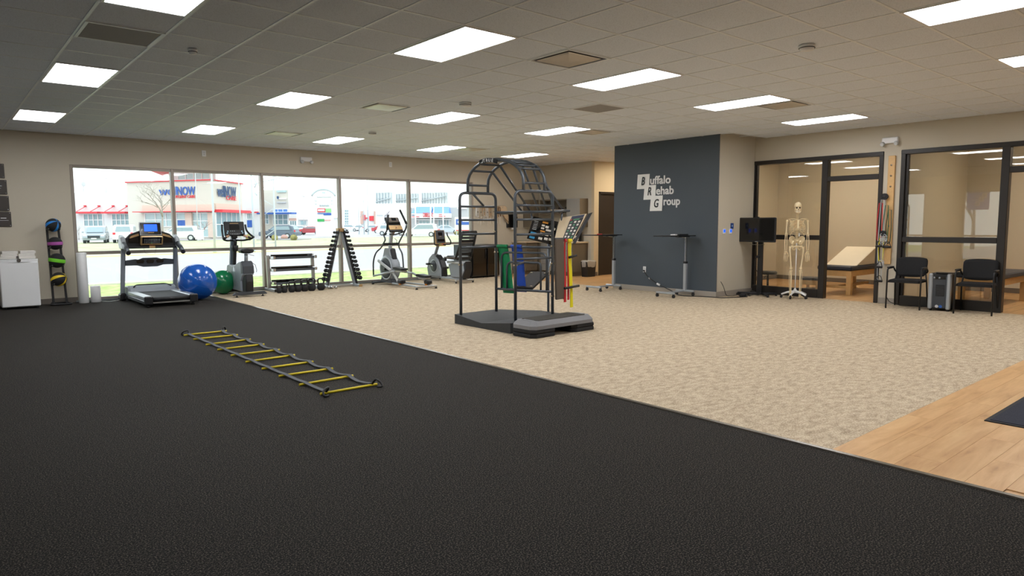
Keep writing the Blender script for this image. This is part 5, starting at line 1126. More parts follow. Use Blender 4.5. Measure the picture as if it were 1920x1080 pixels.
for s_ in (-1, 1):
    hx_ = s_*.085; kx = s_*.088
    sk(MB().tube([(s_*.078, 0, .845), (s_*.090, 0, .842), (s_*.118, .0, .815), (s_*.122, 0, .795), (s_*.118, .0, .74), (s_*.105, -.006, .62), (s_*.092, -.004, .51), (kx, 0, .475), (kx, 0, .455)], [.022, .018, .017, .019, .0135, .0115, .014, .031, .028], 10).ell((s_*.128, .005, .832), (.014, .016, .022)), 'thigh_bone')
    sk(MB().ell((kx, -.034, .465), (.017, .009, .019), nu=10, nv=8), 'kneecap')
    lg = MB().tube([(kx, 0, .443), (kx, 0, .425), (kx-s_*.006, -.004, .37), (s_*.082, -.002, .22), (s_*.080, 0, .10), (s_*.080, 0, .078)], [.030, .027, .0135, .0095, .013, .018], 10).tube([(kx+s_*.028, .008, .42), (kx+s_*.030, .008, .40), (s_*.110, .006, .24), (s_*.102, .004, .10), (s_*.102, .002, .072)], [.009, .006, .0045, .006, .010], 7)
    sk(lg, 'shin_bones')
    ft = MB().ell((s_*.084, .0, .062), (.02, .026, .016)).ell((s_*.084, .038, .045), (.018, .03, .018)).ell((s_*.088, -.03, .055), (.024, .022, .013))
    fo = sk(ft, 'foot_bones')
    for q in range(5):
        x0 = s_*(.072+.008*q); x1 = s_*(.062+.017*q); L = (.14, .145, .138, .128, .115)[q]; r = .0075 if q == 0 else .0055
        sk(MB().tube([(x0, -.04, .052), (x1, -.04-L*.48, .040), (x1, -.04-L*.52, .038), (x1, -.04-L*.8, .036), (x1, -.04-L, .034)], [r, r*.7, r*1.15, r*.75, r*.7], 6), 'toe', BONE, fo)
sk(MB().tube([(.0, .02, .14), (0, .025, .90)], .0095, 10), 'stand_pole', WHITE); sk(MB().lathe([(.05, .095), (.05, .12), (.025, .15), (.014, .17)], (0, .02, 0), 14), 'stand_hub', WHITE)
for k in range(5):
    a = 2*PI*k/5+PI/2+.2; c, s2 = math.cos(a), math.sin(a)
    lgp = sk(MB().tube([(c*.03, .02+s2*.03, .115), (c*.14, .02+s2*.14, .105), (c*.25, .02+s2*.25, .065)], [.024, .018, .016], 8), 'stand_leg', WHITE)
    sk(MB().tube([(c*.25-s2*.014, .02+s2*.25+c*.014, .027), (c*.25+s2*.014, .02+s2*.25-c*.014, .027)], .027, 12).box((c*.25, .02+s2*.25, .055), (.02, .02, .03)), 'caster', BLACK, lgp)
sk(MB().box((.035, -.03, 1.035), (.03, .003, .065), None), 'paper_tag', WHITE)
# ------------------------------------------------------------------ treatment room with the exam table
t = thing('exam_table', 'wooden exam table with navy padded top in the treatment room', 'table', (14.3, 6.18, 0))
for x in (13.62, 15.1):
    for y in (5.90, 6.46): wb(MB().b2((x-.045, y-.045, 0), (x+.045, y+.045, .46), .004), 'leg', PINE, t)
wb(MB().b2((13.60, 5.87, .36), (15.12, 5.90, .47), .003), 'side_apron', PINE, t); wb(MB().b2((13.60, 6.46, .36), (15.12, 6.49, .47), .003), 'side_apron', PINE, t); wb(MB().b2((13.58, 5.90, .36), (13.61, 6.46, .47), .003), 'end_apron', PINE, t)
wb(MB().b2((13.62, 6.14, .12), (15.1, 6.20, .17), .003), 'stretcher', PINE, t); wb(MB().b2((13.59, 5.9, .12), (13.64, 6.46, .17), .003), 'end_stretcher', PINE, t)
wb(MB().b2((13.55, 5.84, .471), (15.16, 6.52, .56), .025), 'padded_top', VINYL, t)
o = MB().prism([(-.40, 0), (.55, 0), (.55, .33), (.48, .345)], -.30, .30, 'xz', bev=.02).build('wedge_cushion', CREAMV, None, (14.25, 6.18, .561)); tag(o, 'cream wedge cushion lying on the exam table', 'cushion')
def stool(loc, lb, h=.42):
    t = thing('rolling_stool', lb, 'stool', loc); MB().lathe([(0, h), (.16, h), (.18, h-.02), (.18, h-.055), (.17, h-.065), (0, h-.065)], n=24).build('seat', BLACK, t); MB().tube([(0, 0, .08), (0, 0, h-.06)], .022, 10).build('gas_column', BLACK, t)
    MB().tube([(0, 0, h-.08), (-.10, 0, h-.10), (-.13, 0, h-.13)], .007, 6).build('height_lever', BLACK, t)
    for k in range(5):
        a = 2*PI*k/5; l_ = MB().tube([(.02*math.cos(a), .02*math.sin(a), .09), (.22*math.cos(a), .22*math.sin(a), .06)], [.02, .012], 8).build('base_leg', BLACK, t); MB().tube([(.22*math.cos(a)-.012, .22*math.sin(a), .024), (.22*math.cos(a)+.012, .22*math.sin(a), .024)], .024, 10).build('caster', BLACK, l_)
stool((13.1, 7.32, 0), 'black rolling stool behind the glass near the television')
t = thing('wooden_bench', 'low wooden bench with dark cushion behind the glass right of the skeleton', 'bench', (13.3, 6.46, 0))
wb(MB().b2((13.12, 6.28, .28), (13.5, 6.68, .33), .012), 'cushion', VINYL, t); wb(MB().b2((13.13, 6.29, .19), (13.49, 6.67, .279), .004), 'frame', PINE, t); wb(MB().b2((13.14, 6.3, .09), (13.48, 6.66, .11), .004), 'shelf', GREYP, t)
for x in (13.15, 13.47):
    for y in (6.31, 6.65): wb(MB().b2((x-.02, y-.02, 0), (x+.02, y+.02, .19), .003), 'leg', PINE, t)
# ------------------------------------------------------------------ chairs
def armchair(loc, rz, lb, grp='black waiting chairs along the glass partition'):      # faces local -y
    t = thing('guest_chair', lb, 'chair', loc, rz, grp)
    w = .245
    MB().prism([(-.23, .43), (.23, .43), (.235, .46), (.21, .475), (-.21, .475), (-.235, .46)], -.24, .20, 'xz', bev=.02).build('seat', mat('black_fabric', '141416', .85, var=.15, scale=80, bump=.2), t)
    b_ = MB(); n1, n2 = 8, 6; vs = []
    for side in (0, 1):
        for j in range(n2+1):
            z = .50+.33*j/n2; wd = .205+.025*math.sin(PI*min(1, j/n2*.75))
            for i in range(n1+1):
                u = -1+2*i/n1; vs.append((u*wd*(1-.06*(j == n2 or j == 0)), .20+.05*j/n2*1.6-.035*(u*u)+side*.028, z-(.02*abs(u)**3 if j == n2 else 0)+(.02*abs(u)**3 if j == 0 else 0)))
    N1 = (n1+1)*(n2+1); fs = []
    for j in range(n2):
        for i in range(n1): a = j*(n1+1)+i; fs += [(a, a+1, a+n1+2, a+n1+1), (N1+a+n1+1, N1+a+n1+2, N1+a+1, N1+a)]
    for i in range(n1): fs += [(i, N1+i, N1+i+1, i+1), (n2*(n1+1)+i, n2*(n1+1)+i+1, N1+n2*(n1+1)+i+1, N1+n2*(n1+1)+i)]
    for j in range(n2): a = j*(n1+1); fs += [(a, a+n1+1, N1+a+n1+1, N1+a), (a+n1, N1+a+n1, N1+a+2*n1+1, a+2*n1+1)]
    b_.add(vs, fs, 0, True); b_.build('backrest', MATS['black_fabric'], t)
    for s_ in (-1, 1):
        MB().tube(rnd([(s_*w, -.25, 0), (s_*w, -.24, .655), (s_*w, .13, .655), (s_*w, .21, .60), (s_*w*.86, .23, .56)], .06), .0125, 8).build('front_leg_and_arm', BLACK, t)
        MB().b2((s_*w-.022, -.20, .662), (s_*w+.022, .08, .682), .008).build('arm_pad', BLACK, t)
        MB().tube([(s_*w, .30, 0), (s_*w*.95, .20, .44), (s_*w*.84, .225, .62)], .0125, 8).build('rear_leg', BLACK, t)
    MB().tube([(-w, -.21, .435), (w, -.21, .435)], .012, 8).build('seat_rail', BLACK, t); MB().tube([(-w*.96, .18, .435), (w*.96, .18, .435)], .012, 8).build('seat_rail', BLACK, t)
    return t
armchair((12.25, 4.37, 0), -PI/2+.12, 'black armchair left of the air purifier, in front of the glass')
armchair((12.30, 3.40, 0), -PI/2+.12, 'black armchair right of the air purifier, in front of the glass')
def sidechair(loc, rz, lb):
    t = thing('side_chair', lb, 'chair', loc, rz)
    MB().box((0, 0, .50), (.36, .36, .05), None, .018).build('seat', BLACK, t)
    for a in (-1, 1):
        for c in (-1, 1): MB().bar((a*.16, c*.16, 0), (a*.14, c*.14, .48), .03, .03, .005).build('leg', BLACK, t)
    MB().prism([(-.17, .58), (.17, .58), (.18, .86), (-.18, .86)], .16, .185, 'xz', bev=.01).build('backrest', BLACK, t)
    for a in (-1, 1): MB().bar((a*.15, .15, .48), (a*.15, .18, .62), .025, .02).build('back_post', BLACK, t)
sidechair((14.78, 5.58, 0), -PI/2, 'black chair beside the exam table in the treatment room')
sidechair((14.7, 2.95, 0), -PI/2, 'black chair in the right hand treatment room doorway')
o = MB().lathe([(.05, 0), (.06, .012), (.045, .05), (.05, .09), (0, .10)], n=14).build('white_cup', TOWEL, None, (14.75, 5.60, .526)); tag(o, 'small white cup standing on the chair beside the exam table', 'cup')
t = thing('exam_table', 'wooden table seen through the glass behind the chair right of the purifier', 'table', (14.0, 3.7, 0))
wb(MB().b2((13.3, 3.3, .47), (14.9, 4.0, .56), .02), 'padded_top', VINYL, t); wb(MB().b2((13.34, 3.34, .36), (14.86, 3.37, .469)).b2((13.34, 3.93, .36), (14.86, 3.96, .469)).b2((13.33, 3.34, .36), (13.36, 3.96, .469)), 'apron', PINE, t)
for x in (13.38, 14.82):
    for y in (3.38, 3.92): wb(MB().b2((x-.045, y-.045, 0), (x+.045, y+.045, .36), .004), 'leg', PINE, t)
# ------------------------------------------------------------------ air purifier
t = thing('air_purifier', 'boxy black and silver air purifier between the two armchairs', 'air purifier', (12.34, 3.89, 0), -PI/2+.12)
MB().b2((-.15, -.16, .03), (.15, .24, .60), .02).build('housing', BLACK, t)
for s_ in (-1, 1): MB().b2((s_*.155, -.19, .03), (s_*.095, -.10, .595), .018).build('side_pillar', SILV, t)
MB().b2((-.095, -.175, .05), (.095, -.155, .55), .006).build('front_panel', DGREY, t); MB().b2((-.05, -.182, .24), (.07, -.174, .42), .003).build('outlet_grille', BLACK, t)
kk = MB()
for k in range(8): kk.b2((-.045, -.186, .25+.021*k), (.065, -.182, .255+.021*k))
kk.build('grille_slats', DGREY, t); MB().b2((-.07, -.182, .51), (.08, -.174, .55), .004).build('control_panel', BLKG, t)
for s_ in (-1, 1): MB().lathe([(.014, 0), (.014, -.008), (0, -.01)], (-.04+.035*s_, -.182, .53), 10, RX(-PI/2)*1).build('knob', GREYP, t)
MB().b2((-.06, -.165, .60), (.10, -.13, .615), .004).build('top_handle', BLACK, t)
for s_ in (-1, 1): MB().lathe([(.018, 0), (.024, .002), (.024, .006)], (s_*.026, -.178, .075), 16, RX(-PI/2) @ Matrix.Diagonal((1, 1, -1))).build('badge', LBLUE if s_ > 0 else LGREY, t)
for a in (-1, 1):
    for c in (-.12, .2): MB().lathe([(.02, 0), (.02, .03)], (a*.12, c, 0), 8).build('foot', BLACK, t)
# ------------------------------------------------------------------ wooden board with pulleys and tubing
t = thing('pulley_board', 'tall pine board with hooks mounted on the wall between the glass partitions', 'pulley board', (XR, 4.83, 1.62))
wb(MB().b2((XR-.04, 4.775, .69), (XR-.001, 4.885, 2.54), .004), 'board', PINE, t)
for z in (2.38, 2.20, 2.02, 1.35, 1.0): wb(MB().lathe([(.016, 0), (.016, -.006), (0, -.012)], (XR-.04, 4.83, z), 10, RY(PI/2)), 'eye_plate', CHROME, t)
for z, r in ((1.85, .055), (1.22, .05)):
    wb(MB().tube([(XR-.10, 4.90, z), (XR-.06, 4.90, z)], r, 18), 'pulley_wheel', BLACK, t); wb(MB().b2((XR-.11, 4.87, z-.02), (XR-.03, 4.93, z+.03), .006), 'pulley_bracket', BLACK, t)
def tubing(lb, m, z0, z1, dy, r=.007, loops=1, sag=.0):
    x = XR-.085; y = 4.86+dy
    o = MB().tube(rnd([(x, y-.03, z0), (x-.012, y-.045, (z0+z1)/2), (x, y-.03, z1+.03), (x, y, z1), (x, y+.03, z1+.03), (x-.012, y+.04+sag, (z0+z1)/2), (x, y+.02, z0)], .05), r, 7, True).build('resistance_tubing', m); tag(o, lb, 'resistance tubing'); return o
tubing('red resistance tubing hanging on the left of the pine board', BRED, 1.74, 1.08, .10); tubing('green resistance tubing hanging down the middle of the pine board', mat('green_tubing', '1f5a3a', .5), 1.70, 1.05, .0)
tubing('yellow resistance tubing hanging below the lower pulley', BYEL, 1.20, .72, .06); tubing('clear tubing hanging from the upper pulley to the chair arm height', LGREY, 1.80, .40, .07, .006); tubing('dark green tubing right of the pine board middle', mat('dark_green_tubing', '1d3b2c', .5), 1.62, 1.04, -.05)
for k, (y, z, l, nm) in enumerate(((4.94, 1.00, .10, 'upper left'), (4.80, .99, .13, 'upper right'), (4.92, .64, .10, 'middle'), (4.91, .40, .12, 'lowest'))):
    t = thing('tubing_handle', '%s black handle hanging before the pine board' % nm, 'handle', (XR-.13-.02*(k % 2), y, z), 0, 'black handles hanging on the pine board')
    MB().tube([(0, -l/2, 0), (0, l/2, 0)], .02, 10).build('grip', BLACK, t); MB().tube(rnd([(0, -l/2, 0), (.02, -l*.2, .09), (.02, l*.2, .09), (0, l/2, 0)], .03), .006, 6).build('webbing_loop', BLACK, t)
pts = [(XR-.10-.02*math.sin(k*2.2), 4.88+.055*math.cos(k*.8), 1.05+.055*math.sin(k*.8)+.004*k) for k in range(34)]
o = MB().tube(pts, .006, 6).build('coiled_tubing', LGREY); tag(o, 'tangle of pale coiled tubing at the centre of the pine board', 'resistance tubing')
pts = [(XR-.10-.02*math.sin(k*1.2), 4.90+.04*math.cos(k*.8), .66+.045*math.sin(k*.8)+.003*k) for k in range(22)]
o = MB().tube(pts, .006, 6).build('coiled_tubing', LGREY); tag(o, 'smaller pale coiled tubing near the bottom of the pine board', 'resistance tubing')
o = MB().tube(rnd([(12.10, 4.62, .16), (12.2, 4.62, .08), (12.40, 4.5, .01), (12.5, 4.40, .008), (12.58, 4.2, .008)], .08), .006, 6).build('floor_cable', BLACK); tag(o, 'thin black cable on the carpet under the left armchair', 'cable')
# ================================================================== the street outside
GZ = -.3
LAWN = grass_mat('lawn_near', '8ea65a', 'b9c48c', 3.); VERGE = grass_mat('verge_far', 'a3a78b', 'bec1a3', .6)
ROAD = mat('road_concrete', 'a5a3a6', .8, var=.05, scale=.5); LOT = mat('lot_asphalt', 'adadb1', .85, var=.06, scale=.3); KERB = mat('kerb_concrete', 'cfccc4', .8)
struct('ground_side', MB().b2((-70, -40, GZ-.3), (XL-.15, YW+.16, GZ)), LOT)
struct('ground_lawn', MB().b2((-30, YW+.16, GZ-.3), (140, 22.6, GZ)), LAWN)
struct('ground_road', MB().b2((-30, 22.6, GZ-.3), (180, 44.3, GZ-.02)), ROAD)
struct('trim_3', MB().b2((-30, 22.55, GZ-.3), (180, 22.8, GZ+.06), .02).b2((-30, 46.0, GZ-.3), (180, 46.3, GZ+.1), .02), KERB)
struct('trim_4', MB().b2((-30, 43.4, GZ-.3), (180, 44.6, GZ-.005)), mat('road_line_yellow', 'e3cf7c', .7))
struct('ground_shoulder', MB().b2((-30, 44.6, GZ-.3), (180, 50.5, GZ-.01)), mat('shoulder', 'cbbfa2', .8, var=.05, scale=.4))
struct('ground_verge', MB().b2((-30, 50.5, GZ-.3), (200, 80, GZ+.02)), VERGE)
struct('ground_parking', MB().b2((-60, 80, GZ-.3), (400, 420, GZ)), LOT)
OW = mat('stucco_white', 'd6d9dc', .8, var=.02, scale=.5); OCR = mat('stucco_cream', 'ccc9c1', .8, var=.03, scale=.4); ORED = mat('awning_red', 'd2323f', .5); OGL = mat('shop_glass', '86a3ac', .12, var=.15, scale=1.5); OGP = mat('shop_glass_pale', 'a9c2c6', .15, var=.12, scale=1.2)
OBLU = mat('sign_blue', '2b5cb0', .5); OTAN = mat('brick_pale', 'd3c0b4', .8, var=.05); OBLR = mat('roof_blue', '6d9ddb', .5, var=.04); POLE = mat('pole_galvanised', 'b4bfc6', .5, .1); OWH = mat('trim_white', 'e8e8ea', .6); OGRY = mat('facade_grey', 'bcbfc2', .7, var=.04)
OPK = mat('brick_pink', 'c2a39a', .8); ODK = mat('sign_navy', '274a78', .5)
class Fac:     # a building front standing between two points of the ground
    def __init__(s, px0, d0, px1, d1):
        s.a = at(px0, 430, d0); s.b = at(px1, 430, d1); s.a.z = s.b.z = GZ
        s.u = (s.b-s.a).normalized(); s.n = Vector((s.u.y, -s.u.x, 0)); s.n = s.n if s.n.dot(Vector((0, 0, 0))-s.a) > 0 else -s.n
        s.L = (s.b-s.a).length
    def uz(s, px, py):
        C = Vector((0, 0, CH)); d = at(px, py, 1.)-C; t = (s.a-C).dot(s.n)/d.dot(s.n); p = C+d*t; return (p-s.a).dot(s.u), p.z
    def box(s, mb, u0, u1, z0, z1, t0, t1, mi=0):
        c = s.a+s.u*((u0+u1)/2)+s.n*((t0+t1)/2); c.z = (z0+z1)/2
        return mb.box(c, (abs(u1-u0), abs(t1-t0), abs(z1-z0)), Matrix((s.u, -s.n, Vector((0, 0, 1)))).transposed(), 0, mi)
    def rect(s, x0, y0, x1, y1, t0, t1, mb=None, mi=0):
        u0, z0 = s.uz(x0, y1); u1, z1 = s.uz(x1, y0); return s.box(mb or MB(), u0, u1, z0, z1, t0, t1, mi)
    def window(s, x0, y0, x1, y1, nx, ny, t, parent, glass=None, base=0.):
        u0, z0 = s.uz(x0, y1); u1, z1 = s.uz(x1, y0); m = MB(); w = .09
        for k in range(nx+1): u = u0+(u1-u0)*k/nx; s.box(m, u-w/2, u+w/2, z0, z1, base, base+.14)
        for k in range(ny+1): z = z0+(z1-z0)*k/ny; s.box(m, u0, u1, z-w/2, z+w/2, base, base+.13)
        f = wb(m, 'window', OWH, parent)
        for i in range(nx):
            for j in range(ny):
                g = MB(); s.box(g, u0+(u1-u0)*i/nx+w/2, u0+(u1-u0)*(i+1)/nx-w/2, z0+(z1-z0)*j/ny+w/2, z0+(z1-z0)*(j+1)/ny-w/2, base, base+.06); o = wb(g, 'pane', glass or OGL, f)
    def text(s, tx, x0, x1, ybase, h, m, parent, t=.12, name='lettering'):
        u0, z0 = s.uz(x0, ybase); u1, _ = s.uz(x1, ybase); mb = textmb(tx, h/.7, .03, bold=.012*h/.7)
        mx_ = max(v[0] for v in mb.v); P = s.a+s.u*u0+s.n*t; P.z = z0
        return wb(mb.xf(frame(P, s.u, (0, 0, 1)) @ Matrix.Diagonal(((u1-u0)/mx_, 1, 1, 1))), name, m, parent)
# clinic with the curved corner sign
F0 = Fac(100, 90, 242, 88.5); F1 = Fac(242, 86, 402, 82); F2 = Fac(402, 82, 456, 90)
bl = thing('clinic_building', 'white clinic building with red awnings and blue lettering across the road', 'building', tuple(F1.a))
def pt(F, px): u, _ = F.uz(px, 430); p = F.a+F.u*u; return (p.x, p.y)
back = Vector((F1.a.x+F1.b.x, F1.a.y+F1.b.y, 0)).normalized()*14
def footprint(F, x0, x1, d): a, b = pt(F, x0), pt(F, x1); n = Vector((a[0]+b[0], a[1]+b[1], 0)).normalized()*d; return [a, b, (b[0]+n.x, b[1]+n.y), (a[0]+n.x, a[1]+n.y)]
wb(MB().prism(footprint(F0, 60, 243, 12), GZ, F0.uz(180, 361)[1], 'xy'), 'wing_wall', OW, bl)
a, b, c = pt(F1, 242), pt(F1, 402), pt(F2, 456)
wb(MB().prism([a, b, c, (c[0]+back.x, c[1]+back.y), (a[0]+back.x, a[1]+back.y)], GZ, F1.uz(300, 341)[1], 'xy'), 'main_wall', OCR, bl)
wb(MB().prism(footprint(F1, 242, 402, 1.0), F1.uz(300, 341)[1], F1.uz(300, 339)[1], 'xy').xf(Matrix.Translation(F1.n*.25)), 'roof_coping', ORED, bl)
wb(MB().prism(footprint(F2, 402, 456, 1.0), F1.uz(300, 341)[1], F1.uz(300, 339)[1], 'xy').xf(Matrix.Translation(F2.n*.25)), 'roof_coping', ORED, bl)
tw = footprint(F1, 322, 402, 7); tw2 = [tw[0], tw[1], tw[2], tw[3]]
wb(MB().prism(tw2, F1.uz(300, 341)[1]-.2, F1.uz(350, 320)[1], 'xy').xf(Matrix.Translation(-F1.n*.6)), 'tower_wall', OW, bl)
ov = [(tw2[0][0]-F1.u.x*1.3+F1.n.x*1.4, tw2[0][1]-F1.u.y*1.3+F1.n.y*1.4), (tw2[1][0]+F1.u.x*3.2+F1.n.x*1.4, tw2[1][1]+F1.u.y*3.2+F1.n.y*1.4), (tw2[2][0]+F1.u.x*3.2, tw2[2][1]+F1.u.y*3.2), (tw2[3][0]-F1.u.x*1.3, tw2[3][1]-F1.u.y*1.3)]
wb(MB().prism(ov, F1.uz(350, 321)[1], F1.uz(350, 314)[1], 'xy'), 'tower_roof', ORED, bl)
F1.window(328, 323, 388, 337, 4, 1, .0, bl, OGP, base=-.58)
for x0, x1, xa in ((134, 139, None), (159, 193, 147), (212, 244, 200)):
    if xa: wb(F0.rect(xa, 397, x1+.5, 400.5, 0, 1.1), 'awning', ORED, bl); F0.window(x0, 401, min(x1, 243), 424, 4 if x1-x0 > 20 else 1, 2, 0, bl)
    else: wb(F0.rect(120, 398, x1, 400, 0, 1.1), 'awning', ORED, bl); F0.window(120, 401, x1, 414, 2, 1, 0, bl)
for x in (134.5, 161, 187, 213.5, 239.5):
    l_ = wb(F0.rect(x-1.1, 385, x+1.1, 388, 0, .3), 'wall_lamp', ORED, bl); u, z = F0.uz(x, 388); u2, z2 = F0.uz(x-7, 397); p, q_ = F0.a+F0.u*u+F0.n*.2, F0.a+F0.u*u2+F0.n*1.0; p.z = z; q_.z = z2
    wb(MB().tube([p, q_], .04, 5), 'tie_rod', ORED, bl)
wb(F1.rect(270, 383, 402, 397, 0, .25), 'canopy_fascia', OTAN, bl); wb(F1.rect(264, 395.5, 402, 398.5, 0, 1.3), 'awning', ORED, bl); wb(F2.rect(402, 395, 456, 398, 0, 1.0), 'awning', ORED, bl); wb(F2.rect(402, 384, 448, 395, 0, .25), 'canopy_fascia', OTAN, bl)
F1.window(274, 399, 352, 425, 4, 2, 0, bl, OGP); F1.window(362, 399, 394, 444, 2, 3, 0, bl, OGP); F2.window(405, 399, 450, 444, 5, 2, 0, bl, OGL)
wb(F1.rect(336, 413, 352, 427, .14, .18), 'blue_poster', OBLU, bl); wb(F1.rect(352, 398.5, 362, 445, 0, .3), 'pier', OTAN, bl); wb(F1.rect(394, 398.5, 401, 445, 0, .3), 'pier', OTAN, bl)
F1.text('well', 300, 334, 366, 1.0, OBLU, bl); F1.text('NOW', 333, 368, 366, 1.0, OBLU, bl); F1.text('URGENT CARE', 328, 367, 371.5, .32, ORED, bl)
F2.text('wellNOW', 406, 441, 368, 1.35, ODK, bl, .15); F2.text('CARE', 422, 441, 374.5, .5, ORED, bl, .15)
# white low wing right of the clinic
F3 = Fac(456, 114, 492, 114); b2_ = thing('white_building', 'plain white building with red sill bands right of the clinic', 'building', tuple(F3.a))
wb(MB().prism(footprint(F3, 452, 494, 8), GZ, F3.uz(470, 360)[1], 'xy'), 'wall', OW, b2_)
for x0, x1 in ((458, 461), (463, 474), (480, 485)): wb(F3.rect(x0, 397, x1, 399.5, 0, .8), 'awning', ORED, b2_)
F3.window(464, 400, 474, 411, 3, 1, 0, b2_); wb(F3.rect(464, 413, 474, 426, 0, .1), 'blue_poster', OBLU, b2_)
# blue awning shop
F4 = Fac(494, 104, 543, 103); b3 = thing('blue_awning_shop', 'pale shop with tall parapet, blue awning and white wall sign across the road', 'building', tuple(F4.a))
wb(MB().prism(footprint(F4, 496, 543, 8), GZ, F4.uz(520, 356)[1], 'xy'), 'wall', OCR, b3)
wb(F4.rect(493, 398.5, 557, 402, .1, 1.6), 'awning', OBLU, b3); wb(F4.rect(520, 371, 537, 374, 0, .2), 'sign_board', OWH, b3); wb(F4.rect(520, 378, 537, 381, 0, .2), 'sign_band', OGRY, b3); wb(F4.rect(520, 357, 537, 361, 0, .2), 'sign_board', OGP, b3)
wb(F4.rect(521, 368, 524, 373, .2, .3).add([], []), 'sign_mark', ODK, b3)
F4.window(513, 402, 540, 421, 3, 2, 0, b3); F4.window(513, 392, 540, 398, 3, 1, 0, b3, OBLR); F4.window(494, 402, 504, 420, 2, 2, 0, b3)
F5 = Fac(543, 116, 575, 116); b4 = thing('low_shop', 'low white shop with red sign panel behind the dark car', 'building', tuple(F5.a))
wb(MB().prism(footprint(F5, 543.5, 557, 8), GZ, F5.uz(550, 393)[1], 'xy'), 'wall', OW, b4); wb(F5.rect(543, 409, 556, 413.5, 0, .2), 'red_sign', OPK, b4); F5.window(544, 414, 556, 423, 3, 1, 0, b4)
# far grey canopy, apartment tower, red store, blue roofed store
def simple(name, lb, px0, px1, d, ytop, ybot, m, rects, cat='building', depth=10):
    F = Fac(px0, d, px1, d); t = thing(name, lb, cat, tuple(F.a)); z0 = GZ if ybot is None else F.uz(px0, ybot)[1]
    wb(MB().prism(footprint(F, px0, px1, depth), z0, F.uz(px0, ytop)[1], 'xy'), 'wall', m, t)
    for (nm, x0, y0, x1, y1, tt, mm_) in rects: wb(F.rect(x0, y0, x1, y1, 0, tt), nm, mm_, t)
    return F, t
simple('fuel_kiosk', 'grey kiosk far behind the red and white cars', 560, 578, 165, 410, None, OGRY, [('roof', 558, 409, 580, 412, .5, OWH), ('window', 564, 414, 573, 421, .1, OGL)])
F, t = simple('tower_block', 'thin pale tower far away left of the third mullion from the right', 646, 654, 260, 392, None, OW, [], depth=6)
for k in range(6):
    for c in (647, 651): wb(F.rect(c, 394+5*k, c+2.4, 397+5*k, 0, .2), 'window', OGL, t)
F, t = simple('red_sign_store', 'pale store with red signs beyond the poles', 677, 704, 190, 394, None, OW, [('pillar', 676.5, 396, 681, 420, .5, OPK), ('pillar', 702, 396, 704.5, 420, .5, OPK), ('red_sign', 681, 403, 685, 413, .4, ORED), ('red_sign', 693, 405, 701, 414, .4, ORED), ('red_lettering', 686, 408, 690, 410, .3, ORED)])
simple('far_shed', 'very pale long shed on the horizon between the poles and the store', 706, 730, 260, 402, None, OW, [('roof_band', 706, 402, 730, 404, .3, OGRY)])
simple('far_white_hall', 'long white hall behind the lamp posts and parked cars', 600, 640, 230, 408, None, OW, [('roof_band', 600, 408, 640, 410, .3, OGRY), ('window', 610, 414, 616, 418, .2, OGL)])
F6 = Fac(765, 122, 900, 120); b5 = thing('blue_roof_store', 'grey store with blue sloped roofs and a white band with red lettering', 'building', tuple(F6.a))
wb(MB().prism(footprint(F6, 765, 900, 16), GZ, F6.uz(800, 389)[1], 'xy'), 'wall', OGRY, b5)
for x0, x1, k in ((776, 813, 1), (815, 846, 0)):
    u0, z0 = F6.uz(x0, 400); u1, z1 = F6.uz(x1, 387.5); ua, ub = (u0+.6, u1) if k else (u0, u1-.3)
    P = lambda u, z, tt: (lambda v: (v.x, v.y, z))(F6.a+F6.u*u+F6.n*tt)
    wb(MB().add([P(u0, z0, 1.8), P(u1, z0, 1.8), P(ub, z1, .3), P(ua, z1, .3), P(u0, z0, 0), P(u1, z0, 0), P(ub, z1, 0), P(ua, z1, 0)], [(0, 1, 2, 3), (7, 6, 5, 4), (0, 4, 5, 1), (1, 5, 6, 2), (2, 6, 7, 3), (3, 7, 4, 0)]), 'sloped_roof', OBLR, b5)
wb(F6.rect(776, 400, 847, 409, .0, 1.9), 'sign_band', OWH, b5); wb(F6.rect(778, 410, 846, 413, 0, 1.4), 'soffit', OGRY, b5); F6.window(822, 412, 842, 426, 4, 1, 0, b5); F6.window(786, 413, 812, 424, 4, 1, 0, b5, OGP); wb(F6.rect(858, 388, 875, 392, 0, .4), 'white_coping', OWH, b5)
F6.text("DIBELLA'S", 799, 819, 407, .75, ORED, b5, 1.95); wb(F6.rect(778, 406, 792, 407.2, 1.9, 1.98), 'red_line', ORED, b5); wb(F6.rect(778, 403, 784, 404.2, 1.9, 1.98), 'navy_line', ODK, b5); wb(F6.rect(828, 402, 834, 403, 1.9, 1.98), 'red_line', ORED, b5); wb(F6.rect(828, 405, 840, 406.2, 1.9, 1.98), 'red_line', ORED, b5)
